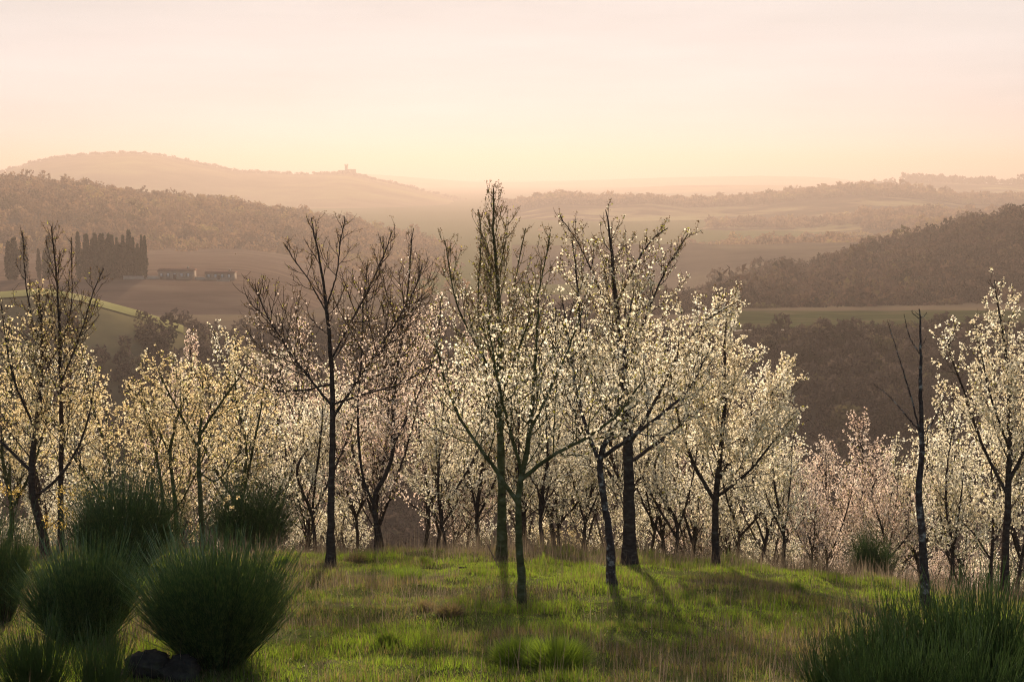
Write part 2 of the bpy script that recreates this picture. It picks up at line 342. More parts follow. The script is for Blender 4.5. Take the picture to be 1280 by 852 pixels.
g1 = np.random.default_rng(11)
woods('woods', 'dark leafless wood covering the right hillside', H['wood'], M['woods_brown'], 4200, -1.15, 0.12, 6.5, 110, g1, 1.25, tsz=.17)
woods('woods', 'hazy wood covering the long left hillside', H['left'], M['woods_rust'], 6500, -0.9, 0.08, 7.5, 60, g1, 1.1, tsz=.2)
woods('scrub', 'brown scrub thicket on the slope behind the orchard', H['scrub'], M['scrub'], 5200, -1.0, 0.0, 4.2, 95, g1, 1.0, tsz=.2,
      dens=lambda px, T, X, Y: np.where((T > -0.05) & (px > 900), 0.0, 0.5 + 0.8 * vnoise(X, Y, 0.03, 4)))
woods('scrub', 'bare bushes at the foot of the pasture hill', H['rimlit_meadow'], M['scrub'], 1500, -1.0, -.12, 3.6, 95, g1, 1.1, tsz=.2,
      dens=lambda px, T, X, Y: np.clip(-.2 - T, 0, 1) * 1.6 + (px > 165) * .5)
woods('woods', 'tree line on the long hazy ridge', H['ridge'], M['woods_rust'], 9000, -0.25, 0.03, 11, 30, g1, 0.8, dens=lambda px, T, X, Y: ((vnoise(X, Y, .004, 2) > .40) | ((T > -.06) & (vnoise(X, Y, .01, 3) > .3))) * 1.0)
woods('woods', 'copses on the lowest hazy hill', H['low'], M['woods_rust'], 5500, -1, 0.1, 9, 50, g1, 1, tsz=.22, dens=lambda px, T, X, Y: (vnoise(X, Y, .008, 9) > .40) * 1.0)
woods('woods', 'scattered trees on the low hazy middle hill', H['mid'], M['woods_rust'], 8000, -0.9, 0.04, 10, 40, g1, 0.8, dens=lambda px, T, X, Y: (vnoise(X, Y, .005, 6) > .42) * 1.0)
woods('woods', 'tree line on the far right hill', H['right'], M['woods_brown'], 600, -0.1, 0.03, 16, 40, g1, 0.9, dens=lambda px, T, X, Y: (vnoise(X, Y, .003, 2) > .5) * 1.0)
woods('woods', 'tree line on the high far left hill', H['mount'], M['woods_brown'], 900, -0.1, 0.03, 9, 30, g1, 0.6)

# ------------------------------------------------------------------ trees
class Tubes:
    def __init__(s): s.v, s.f, s.n = [], [], 0
    def add(s, P, r, k=5, cap=False):
        P = np.asarray(P, float); r = np.broadcast_to(np.asarray(r, float), (len(P),))
        T = np.gradient(P, axis=0); T /= np.linalg.norm(T, axis=1)[:, None] + 1e-9
        ref = np.array([1.0, 0.13, 0.21]) if abs(T[0, 0]) < 0.8 else np.array([0.1, 1.0, 0.2])
        A = np.cross(T, ref); A /= np.linalg.norm(A, axis=1)[:, None]; B = np.cross(T, A)
        an = np.arange(k) * 2 * np.pi / k
        V = P[:, None] + r[:, None, None] * (A[:, None] * np.cos(an)[None, :, None] + B[:, None] * np.sin(an)[None, :, None])
        i = s.n + np.arange(len(P) * k).reshape(len(P), k); j = np.roll(i, -1, 1)
        s.f.append(np.stack([i[:-1], j[:-1], j[1:], i[1:]], -1).reshape(-1, 4))
        s.v.append(V.reshape(-1, 3)); s.n += len(P) * k
    def mesh(s, name, mat, smooth=True):
        return mesh_np(name, np.concatenate(s.v), quads=np.concatenate(s.f), mat=mat, smooth=smooth)

def resample(P, n_):
    P = np.asarray(P, float)
    # Catmull-Rom through the points
    if len(P) > 2:
        Q = np.vstack([2 * P[0] - P[1], P, 2 * P[-1] - P[-2]]); out_ = []
        for i in range(1, len(Q) - 2):
            t = np.linspace(0, 1, 8, endpoint=False)[:, None]
            out_.append(0.5 * (2 * Q[i] + (Q[i + 1] - Q[i - 1]) * t + (2 * Q[i - 1] - 5 * Q[i] + 4 * Q[i + 1] - Q[i + 2]) * t ** 2 + (3 * Q[i] - Q[i - 1] - 3 * Q[i + 1] + Q[i + 2]) * t ** 3))
        P = np.vstack(out_ + [P[-1:]])
    s_ = np.r_[0, np.cumsum(np.linalg.norm(np.diff(P, axis=0), axis=1))]
    q_ = np.linspace(0, s_[-1], n_)
    return np.stack([np.interp(q_, s_, P[:, k]) for k in range(3)], -1)

def shoot(p, d, L, n_, g, up=0.25, wig=0.06):
    P = [p]; d = d / np.linalg.norm(d)
    for i in range(n_):
        d = d + np.array([0, 0, up / n_ * 1.6]) + g.normal(0, wig, 3); d /= np.linalg.norm(d)
        P.append(P[-1] + d * L / n_)
    return np.array(P)

def side_dir(t, ang, az):
    t = t / np.linalg.norm(t); a = np.cross(t, [0.31, 0.2, 1]) if abs(t[2]) < .9 else np.cross(t, [1, .2, 0.1])
    a /= np.linalg.norm(a); b_ = np.cross(t, a)
    return t * math.cos(ang) + (a * math.cos(az) + b_ * math.sin(az)) * math.sin(ang)

class TreeMesh:
    """limbs: list of (points, start radius, start of side branches 0..1, branch length, number, kind)"""
    def __init__(s, seed):
        s.g = np.random.default_rng(seed); s.trunk, s.wood, s.twig = Tubes(), Tubes(), Tubes(); s.bl = []
    def limb(s, P, r0, cb=0.35, L=1.3, n=22, amin=28, amax=58, main=True, r1=0.006, up=0.35, shape=0.75, tipbl=True, twigs=True, nsec=1.0):
        g = s.g; Q = resample(P, 40 if main else 22); m_ = len(Q)
        Q[2:-1] += np.cumsum(g.normal(0, 0.002, (m_ - 3, 3)), 0) * 0.8 + g.normal(0, 0.0025 + r0 * 0.02, (m_ - 3, 3))
        tt = np.linspace(0, 1, m_)
        rr = r1 + (r0 - r1) * (1 - tt) ** 0.85
        if main:
            rr = rr * (1 + 0.55 * np.exp(-tt * 16)) * (1 + g.normal(0, 0.04, m_))
            (s.trunk).add(Q, rr, 10)
        else: s.wood.add(Q, rr, 7)
        az = g.uniform(0, 6.28)
        for i in range(n):
            t = cb + (0.97 - cb) * (i + g.uniform(0, 1)) / n
            k = min(int(t * (m_ - 1)), m_ - 2); p = Q[k] + (Q[k + 1] - Q[k]) * (t * (m_ - 1) - k); T = Q[k + 1] - Q[k]
            az += 2.4 + g.normal(0, 0.35)
            u = (t - cb) / (1 - cb)
            ln = L * (1 - u) ** shape * g.uniform(0.7, 1.15) + 0.12 * L * g.uniform(.4, 1)
            ang = R(amax + (amin - amax) * u + g.normal(0, 6))
            br = shoot(p, side_dir(T, ang, az), ln, 9, g, up, 0.07)
            rb = min(rr[k] * 0.6, 0.003 + ln * 0.0052)
            s.wood.add(br, np.linspace(rb, 0.0025, len(br)), 5)
            if twigs: s.laterals(br, ln, tipbl, nsec)
        if twigs: s.bl.append((Q[int(m_ * 0.72):], 1.0))
    def laterals(s, br, ln, tipbl=True, nsec=1.0):
        g = s.g; m_ = len(br)
        if tipbl: s.bl.append((br[int(m_ * 0.35):], 1.0))
        ns = int(max(2, ln * 9 * nsec)); az = g.uniform(0, 6.28)
        for j in range(ns):
            t = 0.15 + 0.8 * (j + g.uniform(0, 1)) / ns; k = min(int(t * (m_ - 1)), m_ - 2)
            p = br[k] + (br[k + 1] - br[k]) * (t * (m_ - 1) - k); T = br[k + 1] - br[k]; az += 2.4 + g.normal(0, .4)
            l2 = (0.14 + 0.46 * ln * (1 - t) ** 0.7) * g.uniform(.4, 1.25)
            b2 = shoot(p, side_dir(T, R(g.uniform(28, 55)), az), l2, 5, g, 0.55, 0.035)
            s.twig.add(b2, np.linspace(0.0038 + l2 * 0.003, 0.0016, len(b2)), 3); s.bl.append((b2, 1.0))
            for q_ in range(int(l2 * 7)):
                kk = g.integers(1, 5); l3 = g.uniform(.03, .15)
                b3 = shoot(b2[kk], side_dir(b2[kk] - b2[kk - 1], R(g.uniform(30, 60)), g.uniform(0, 6.28)), l3, 3, g, 0.3, 0.08)
                s.twig.add(b3, np.linspace(0.0026, 0.0014, len(b3)), 3); s.bl.append((b3, 1.0))
    def flowers(s, per_m=26, size=0.030, bud=lambda z: 0.15, leaf=0.06, cl=3, clr=0.022):
        """scatter petals, buds and young leaves along the shoots; returns three clouds."""
        g = s.g; pts = []
        for P, w in s.bl:
            sg = np.r_[0, np.cumsum(np.linalg.norm(np.diff(P, axis=0), axis=1))]; L = sg[-1]
            k = int(L / 0.066 * per_m / 26 * w + g.uniform(0, 1))
            if k == 0: continue
            t = (np.arange(k) + g.uniform(0.2, .9, k)) / k * L
            pts.append(np.stack([np.interp(t, sg, P[:, c]) for c in range(3)], -1))
        p = np.concatenate(pts)
        keep = vnoise(p[:, 0] + p[:, 2] * 0.7, p[:, 1] + p[:, 2] * 1.3, 3.5, 3, 2) > 0.30; p = p[keep]
        tf = int(cl * 2.25); sp = clr * g.uniform(.5, 1.05, len(p)) 
        p = np.repeat(p, tf, 0) + g.normal(0, 1, (len(p) * tf, 3)) * np.repeat(sp, tf)[:, None]
        pb = bud(p[:, 2]); r_ = g.uniform(0, 1, len(p))
        isb = r_ < pb; isl = (~isb) & (r_ < pb + leaf)
        return p[~isb & ~isl], p[isb], p[isl]

QUAD = np.array([(-.5, -.42, .10), (.46, -.5, -.08), (.5, .44, .12), (-.44, .5, -.10)])
LEAF = np.array([(-.0, -.7, 0), (.26, -.05, .06), (0, .75, -.05), (-.26, .0, .06)])
def petals_mesh(name, p, size, mat, g, shape=QUAD):
    sz = size * .76 * g.uniform(.55, 1.3, len(p))
    v, f = tri_cloud(p, sz, g, shape)
    return mesh_np(name, v, quads=f, mat=mat)

def finish_tree(root, tm, bark='bark', twig='twig', petal='petal', size=0.03, per_m=26, bud=lambda z: 0.15 + 0 * z, leaf=0.06, cl=3, leafmat='young_leaf', clr=.022):
    obj('trunk', tm.trunk.mesh('trunk', M[bark]), root)
    if tm.wood.v: 
        bo = obj('branches', tm.wood.mesh('branches', M[bark]), root)
        if tm.twig.v: obj('sprays', tm.twig.mesh('sprays', M[twig], False), bo)
    if tm.bl:
        a, b_, c_ = tm.flowers(per_m, size, bud, leaf, cl, clr)
        if len(a): obj('blossoms', petals_mesh('blossoms', a, size, M[petal], tm.g), root)
        if len(b_): obj('bud_clumps', petals_mesh('bud_clumps', b_, size * .62, M['bud'], tm.g), root)
        if len(c_): obj('leaves', petals_mesh('leaves', c_, size * 1.15, M[leafmat], tm.g, LEAF), root)
    return root

TREE_GROUP = 'blossoming cherry trees of the orchard'
def hero(label, seed, base, limbs, Y=None, bark='bark', twig='twig', petal='petal', name='cherry_tree', **kw):
    """base pixel stands on the ground; each limb: dict(px=[(x,y[,dy])...], r, cb, L, n ...); the first starts at the base."""
    if Y is None: Y = ground_hit(*base)
    b0 = at(base[0], base[1], Y); b0[2] = float(zg(b0[0], b0[1])) - 0.05
    root = empty(name, Vector(b0), label, 'tree', TREE_GROUP)
    tm = TreeMesh(seed)
    for i, lb in enumerate(limbs):
        P = []
        for q_ in lb.pop('px'):
            P.append(at(q_[0], q_[1], Y + (q_[2] if len(q_) > 2 else 0)) - b0)
        if i == 0: P.insert(0, np.zeros(3))
        tm.limb(P, lb.pop('r'), main=(i == 0), **lb)
    finish_tree(root, tm, bark, twig, petal, **kw)
    return root, b0, Y

def hz(z0, z1, lo=0.12, hi=0.9):        # share of buds grows towards the top of the crown
    return lambda z: np.clip(lo + (hi - lo) * np.clip((z - z0) / (z1 - z0), 0, 1), 0, 1)

# dark sparse tree left of centre
hero('dark sparse cherry with a straight black trunk and nearly leafless wide branches, left of centre', 101, (413, 706), [
    dict(px=[(414, 640), (416, 540), (415, 470), (408, 380), (399, 320), (389, 272)], r=.054, cb=.55, L=.75, n=12, tipbl=True, up=.5, nsec=1.5),
    dict(px=[(417, 520), (445, 478), (480, 425), (515, 365), (528, 330)], r=.019, cb=.2, L=1.05, n=21, up=.6, nsec=1.6),
    dict(px=[(413, 505), (385, 470), (352, 425), (330, 385), (318, 355)], r=.017, cb=.15, L=.9, n=21, up=.6, nsec=1.6),
    dict(px=[(414, 480), (372, 488, .5), (335, 486, 1), (300, 470, 1.3)], r=.014, cb=.15, L=.7, n=15, up=.6, nsec=1.6),
    dict(px=[(416, 505), (460, 492, -.5), (505, 478, -.8), (540, 455, -1)], r=.014, cb=.15, L=.7, n=15, up=.6, nsec=1.6),
    dict(px=[(408, 385), (420, 340), (424, 300), (430, 270)], r=.011, cb=.3, L=.35, n=7, up=.6, nsec=1.6),
    dict(px=[(408, 390), (385, 350), (368, 325), (356, 305)], r=.010, cb=.3, L=.35, n=6, up=.5, nsec=1.5),
    dict(px=[(414, 450), (440, 400), (470, 340), (490, 290)], r=.014, cb=.3, L=.55, n=15, up=.6, nsec=1.6),
], per_m=11, size=.026, petal='petal_pink', bud=hz(2.0, 3.6, .35, .95), leaf=.05)

# tree behind it, forked low
hero('cherry forked low into two dark stems just right of the black-trunked tree', 102, (472, 690), [
    dict(px=[(470, 650), (468, 620), (490, 570), (492, 500), (503, 420), (512, 350), (517, 285)], r=.046, cb=.3, L=1.2, n=30, up=.5),
    dict(px=[(466, 628), (452, 590), (448, 520), (452, 440), (455, 370), (460, 330)], r=.027, cb=.2, L=1.1, n=22, up=.5),
    dict(px=[(490, 560), (520, 500, .6), (545, 440, .9), (552, 370, 1)], r=.025, cb=.2, L=.9, n=14, up=.5),
], Y=24, per_m=20, size=.030, petal='petal_pink', bud=hz(2.2, 4.2, .2, .85), leaf=.07)

# central tall leader
hero('tallest cherry near the centre with a thick mossy trunk and a slim spire of buds', 103, (627, 698), [
    dict(px=[(627, 620), (625, 540), (625, 450), (622, 360), (617, 290), (617, 236)], r=.066, cb=.36, L=1.35, n=34, amin=16, amax=50, up=.7),
    dict(px=[(625, 520), (604, 450, .3), (598, 380, .4), (602, 300, .4), (598, 262, .4)], r=.015, cb=.2, L=.5, n=14, up=.7),
    dict(px=[(626, 500), (650, 430, -.3), (672, 370, -.5), (688, 292, -.5)], r=.017, cb=.2, L=.8, n=16, up=.7),
    dict(px=[(624, 480), (590, 420, -.6), (568, 370, -.8), (556, 300, -.9)], r=.016, cb=.2, L=.8, n=16, up=.7),
    dict(px=[(625, 420), (640, 370, .6), (650, 320, .8), (657, 285, .8)], r=.014, cb=.2, L=.4, n=9, up=.7),
], bark='bark_mossy', twig='twig_green', per_m=22, bud=hz(2.3, 4.2, .12, .95), leaf=.10)

# slim greenish tree in front
hero('slender mossy green cherry standing in the grass in front, spreading from a fork', 104, (653, 756), [
    dict(px=[(651, 720), (647, 660), (648, 610), (658, 560), (664, 500), (668, 430), (672, 365)], r=.040, cb=.45, L=.85, n=15, up=.6),
    dict(px=[(647, 628), (622, 590), (600, 560), (575, 520, .3), (556, 470, .4), (545, 425, .4)], r=.022, cb=.25, L=.8, n=15, up=.6),
    dict(px=[(650, 600), (690, 570), (735, 545, -.2), (775, 515, -.3), (800, 480, -.3)], r=.022, cb=.25, L=.75, n=14, up=.7),
    dict(px=[(652, 590), (636, 530, -.3), (622, 470, -.5), (610, 400, -.5)], r=.018, cb=.2, L=.7, n=13, up=.6),
    dict(px=[(662, 540), (690, 480, .3), (712, 430, .5), (728, 385, .5)], r=.016, cb=.2, L=.6, n=12, up=.6),
], bark='bark_mossy', twig='twig_green', per_m=14, size=.027, bud=hz(1.6, 3.0, .2, .6), leaf=.09)

# leaning tree with a cut leader
hero('cherry with a leaning pale trunk and arching limbs, right of the slender green one', 105, (765, 731), [
    dict(px=[(763, 690), (757, 630), (750, 575), (762, 545), (775, 500), (782, 430), (792, 370)], r=.046, cb=.5, L=.9, n=16, up=.6),
    dict(px=[(752, 585), (736, 545), (722, 500, .3), (712, 440, .5), (704, 380, .5)], r=.024, cb=.25, L=.8, n=16, up=.6),
    dict(px=[(755, 570), (790, 545, -.2), (830, 515, -.3), (865, 480, -.3), (885, 440, -.3)], r=.024, cb=.25, L=.9, n=16, up=.6),
], bark='bark_lichen', per_m=20, bud=hz(1.9, 3.4, .1, .5), leaf=.08)

# big wide crown right of centre
hero('large wide cherry with a thick dark trunk and long arching sprays, right of centre', 106, (787, 704), [
    dict(px=[(786, 640), (785, 560), (780, 490), (774, 420), (768, 360), (762, 300), (757, 262)], r=.085, cb=.38, L=1.1, n=26, up=.6),
    dict(px=[(784, 560), (820, 500, .3), (850, 440, .4), (885, 400, .5), (925, 375, .5)], r=.027, cb=.2, L=1.1, n=20, up=.5),
    dict(px=[(782, 540), (745, 490, -.3), (728, 430, -.4), (722, 360, -.5), (715, 300, -.5)], r=.025, cb=.2, L=.9, n=18, up=.6),
    dict(px=[(778, 470), (805, 400, -.5), (830, 340, -.6), (860, 292, -.7)], r=.018, cb=.15, L=.7, n=18, up=.5),
    dict(px=[(772, 420), (745, 350, .5), (722, 300, .6), (700, 268, .7)], r=.015, cb=.15, L=.6, n=14, up=.4),
    dict(px=[(770, 380), (795, 330, .4), (815, 300, .5), (835, 285, .5)], r=.018, cb=.15, L=.5, n=12, up=.5),
    dict(px=[(784, 580), (840, 540, 1), (900, 490, 1.3), (950, 440, 1.5)], r=.03, cb=.2, L=1.0, n=18, up=.5),
], per_m=24, size=.032, bud=hz(2.8, 4.4, .06, .85), leaf=.07)

hero('very full white cherry with a forked dark trunk at the crest, reaching far right', 107, (895, 713), [
    dict(px=[(894, 660), (895, 610), (900, 560), (905, 500), (905, 430), (908, 385)], r=.055, cb=.3, L=1.25, n=26, up=.5),
    dict(px=[(893, 625), (870, 585), (850, 530), (838, 470), (832, 420)], r=.03, cb=.25, L=1.1, n=20, up=.5),
    dict(px=[(897, 600), (930, 550, .3), (960, 500, .5), (985, 460, .5)], r=.03, cb=.15, L=1.1, n=22, up=.45),
    dict(px=[(897, 620), (935, 590, -.4), (965, 555, -.5), (992, 520, -.5)], r=.024, cb=.15, L=.8, n=18, up=.45),
], Y=19.5, per_m=26, size=.031, bud=lambda z: .05 + 0 * z, leaf=.05)

# bare tree on the right
hero('bare black tree without blossom, one straight knobbly trunk with a few long whips', 108, (1156, 764), [
    dict(px=[(1155, 720), (1151, 660), (1147, 615), (1151, 560), (1150, 480), (1150, 430), (1149, 386)], r=.052, cb=.98, L=.08, n=1, twigs=False, up=.3),
    dict(px=[(1150, 545), (1140, 500), (1126, 455), (1110, 402)], r=.011, cb=.9, L=.06, n=1, twigs=False, r1=.003),
    dict(px=[(1150, 540), (1128, 512, .1), (1108, 490, .2), (1092, 478, .2)], r=.009, cb=.9, L=.05, n=1, twigs=False, r1=.002),
    dict(px=[(1149, 442), (1138, 420), (1130, 393)], r=.007, cb=.9, L=.04, n=1, twigs=False, r1=.003),
    dict(px=[(1151, 548), (1165, 528), (1176, 508), (1180, 495)], r=.009, cb=.5, L=.15, n=3, twigs=False, r1=.002),
    dict(px=[(1149, 398), (1143, 393), (1139, 389)], r=.005, cb=.9, L=.02, n=1, twigs=False, r1=.003),
    dict(px=[(1149, 398), (1154, 394), (1158, 390)], r=.005, cb=.9, L=.02, n=1, twigs=False, r1=.003),
    dict(px=[(1150, 436), (1154, 428), (1157, 424)], r=.005, cb=.9, L=.02, n=1, twigs=False, r1=.003),
    dict(px=[(1151, 565), (1162, 585, -.1), (1166, 590, -.1)], r=.007, cb=.9, L=.03, n=1, twigs=False, r1=.003),
], bark='bark_lichen', name='bare_tree')
bpy.data.objects['bare_tree']['group'] = 'trees of the orchard'

hero('tall white cherry with a dark trunk at the far right edge behind the rushes', 109, (1256, 746), [
    dict(px=[(1257, 690), (1261, 600), (1262, 520), (1258, 450), (1250, 395), (1243, 350)], r=.06, cb=.35, L=1.2, n=30, up=.6),
    dict(px=[(1260, 620), (1230, 560), (1205, 490), (1185, 430), (1200, 405)], r=.026, cb=.2, L=.8, n=18, up=.5),
    dict(px=[(1262, 600), (1290, 540), (1310, 470), (1320, 400)], r=.03, cb=.2, L=1., n=18, up=.5),
    dict(px=[(1261, 560), (1240, 500, -.5), (1226, 440, -.6), (1215, 400, -.6)], r=.02, cb=.2, L=.7, n=14, up=.5),
], per_m=19, size=.031, bud=lambda z: .08 + 0 * z, leaf=.04, bark='bark')

hero('small cherry with outward-raking branches just left of the far right tree', 110, (1238, 735), [
    dict(px=[(1240, 690), (1241, 640), (1238, 580), (1232, 540)], r=.036, cb=.25, L=1.2, n=18, up=.4),
    dict(px=[(1240, 700), (1215, 665), (1190, 640), (1168, 610)], r=.018, cb=.2, L=.7, n=12, up=.4),
    dict(px=[(1241, 680), (1262, 640), (1280, 610)], r=.018, cb=.2, L=.7, n=10, up=.4),
], Y=24, per_m=18, size=.034, bud=lambda z: .08 + 0 * z, leaf=.08)

# left trees
GOLD = hero('golden-leaved cherry with a crooked leaning trunk by the broom bushes at the left', 111, (58, 694), [
    dict(px=[(52, 660), (41, 610), (42, 560), (50, 500), (52, 430), (48, 360)], r=.060, cb=.35, L=1.2, n=24, up=.6),
    dict(px=[(40, 590), (10, 560), (-30, 525), (-60, 480)], r=.026, cb=.2, L=.9, n=14, up=.5),
    dict(px=[(44, 620), (70, 600), (95, 565), (112, 520), (120, 470)], r=.024, cb=.2, L=.8, n=14, up=.5),
    dict(px=[(46, 540), (20, 480, -.4), (8, 420, -.5), (2, 380, -.5)], r=.02, cb=.2, L=.7, n=13, up=.5),
], per_m=15, size=.030, petal='petal_yellow', bud=hz(2.2, 3.6, .15, .6), leaf=.12)
def golden_sprays(root, b0, Y):
    g = np.random.default_rng(33); t = Tubes(); P = []
    for pts in ([(43, 622, 0), (70, 612, -.3), (100, 622, -.5), (128, 640, -.7)], [(43, 618, 0), (80, 610, -.4), (120, 618, -.7), (152, 626, -.9)], [(44, 640, 0), (62, 655, -.3), (78, 660, -.4)],
                [(40, 600, 0), (20, 618, -.3), (2, 612, -.4)], [(60, 610, -.2), (85, 640, -.5), (95, 650, -.6)]):
        Q = resample(np.array([at(a, b, Y + c) for a, b, c in pts]) - b0, 14); t.add(Q, np.linspace(.006, .002, 14), 4)
        for k in range(5, 14):
            for q_ in range(2):
                s_ = shoot(Q[k], side_dir(Q[k] - Q[k - 1], R(50), g.uniform(0, 6.28)), g.uniform(.05, .12), 3, g, .2)
                t.add(s_, np.linspace(.002, .001, 4), 3); P.append(np.repeat(s_[1:], 5, 0) + g.normal(0, .022, (15, 3)))
    bo = obj('golden_bough', t.mesh('golden_bough', M['twig']), root)
    obj('leaves', petals_mesh('leaves', np.concatenate(P)[::2], .034, M['gold_leaf'], g, LEAF), bo)
golden_sprays(*GOLD)
hero('upright cherry with a straight leader and beaded bud shoots behind the golden-leaved one', 112, (76, 690), [
    dict(px=[(76, 640), (77, 560), (76, 480), (74, 400), (70, 340), (64, 283)], r=.042, cb=.3, L=1.15, n=30, amin=18, amax=50, up=.6),
    dict(px=[(76, 500), (50, 430, .3), (34, 370, .4), (28, 290, .4)], r=.012, cb=.2, L=.5, n=12, up=.6),
    dict(px=[(76, 480), (100, 420, -.3), (115, 370, -.4), (130, 335, -.4)], r=.012, cb=.2, L=.5, n=12, up=.6),
    dict(px=[(75, 440), (88, 390, .4), (90, 340, .5), (89, 297, .5)], r=.009, cb=.2, L=.35, n=9, up=.6),
], Y=19.5, per_m=15, petal='petal_yellow', size=.028, bud=hz(2.0, 3.6, .2, .95), leaf=.10)
hero('cherry with a slim straight ochre trunk and spreading fork, left of the dark tree', 113, (254, 680), [
    dict(px=[(250, 620), (248, 560), (252, 500), (253, 460)], r=.045, cb=.4, L=.9, n=16, up=.5),
    dict(px=[(248, 560), (226, 520), (205, 480), (190, 450)], r=.022, cb=.2, L=.9, n=14, up=.4),
    dict(px=[(249, 545), (275, 505), (300, 470), (312, 440)], r=.022, cb=.2, L=.9, n=14, up=.4),
    dict(px=[(247, 590), (270, 600), (290, 575), (305, 560)], r=.014, cb=.2, L=.5, n=8, up=.5),
], Y=20, per_m=15, size=.030, bark='bark_mossy', twig='twig_green', petal='petal_yellow', bud=lambda z: .14 + 0 * z, leaf=.08)
hero('twin-stemmed cherry with two thin trunks behind the dark green broom', 114, (222, 680), [
    dict(px=[(219, 630), (213, 570), (222, 520), (235, 480), (240, 450)], r=.038, cb=.3, L=.9, n=16, up=.5),
    dict(px=[(205, 680), (203, 620), (196, 570), (185, 520), (176, 480)], r=.032, cb=.35, L=.9, n=16, up=.5),
    dict(px=[(213, 570), (195, 530), (175, 500), (160, 480)], r=.018, cb=.2, L=.7, n=12, up=.5),
], Y=21.5, per_m=14, size=.030, bark='bark_mossy', twig='twig_green', petal='petal_yellow', bud=lambda z: .14 + 0 * z, leaf=.09)

# slope trees behind the crest: eight kinds, copied
def proto(seed, hgt, L, n, per_m, petal, size=.031, fork=True, leaf=.07, bark='bark', budf=.08):
    g = np.random.default_rng(seed)
    root = empty('cherry_tree', (0, 0, 0), 'x', 'tree', TREE_GROUP)
    tm = TreeMesh(seed); a = g.normal(0, .15, (5, 2)) * np.array([0, .4, .8, 1, 1.2])[:, None]
    zs = np.array([0, .25, .5, .75, 1]) * hgt
    tm.limb(np.c_[a, zs], .036 * hgt / 3.5, cb=.15, L=L, n=n, up=.55, amin=24, amax=56)
    if fork:
        for s_ in (1, -1):
            d = np.array([s_ * g.uniform(.5, .9), g.uniform(-.7, .7)])
            z0 = hgt * g.uniform(.16, .3)
            tm.limb([np.r_[a[1] * .8, z0], np.r_[a[1] + d * .5, z0 + .2 * hgt], np.r_[a[1] + d * .9, z0 + .42 * hgt], np.r_[a[1] + d * 1.1, z0 + .6 * hgt]], .022, cb=.1, L=L * .75, n=n // 2, main=False, up=.5)
    finish_tree(root, tm, bark, 'twig', petal, size=size, per_m=per_m, bud=lambda z: budf + 0 * z, leaf=leaf, cl=2)
    return root

def copy_tree(o, parent=None):
    c = o.copy(); link(c, parent)
    for ch in list(o.children):
        copy_tree(ch, c)
    return c

PROTO = [proto(201, 3.4, 1.25, 24, 21, 'petal'), proto(202, 3.8, 1.2, 26, 21, 'petal', leaf=.1), proto(203, 3.0, 1.2, 22, 24, 'petal', size=.031),
         proto(204, 3.4, 1.4, 32, 23, 'petal_pink', budf=.15), proto(205, 3.2, 1.1, 22, 19, 'petal_yellow', leaf=.09, bark='bark_mossy'),
         proto(206, 3.6, 1.4, 32, 23, 'petal_pink', size=.031, budf=.12)]
used = set()
def slope_tree(px, Y, top, k, label, rot=None):
    """tree of kind k at column px and depth Y; its top reaches row top."""
    o = PROTO[k]
    if k in used: o = copy_tree(o)
    used.add(k)
    x = (px - 640) / F * Y * CT; z = float(zg(x, Y)) - .05
    hgt = zrow(top, Y) - z
    base_h = [3.4, 3.8, 3.0, 3.4, 3.2, 3.6][k] + .1
    s_ = hgt / base_h
    o.location = (x, Y, z); o.scale = (min(s_, 1.35), min(s_, 1.35), s_); o.rotation_euler = (R(4.5) * math.sin(px * 1.7), R(5) * math.sin(px * 2.9 + Y), rot if rot is not None else px * .7)
    o['label'] = label
    return o
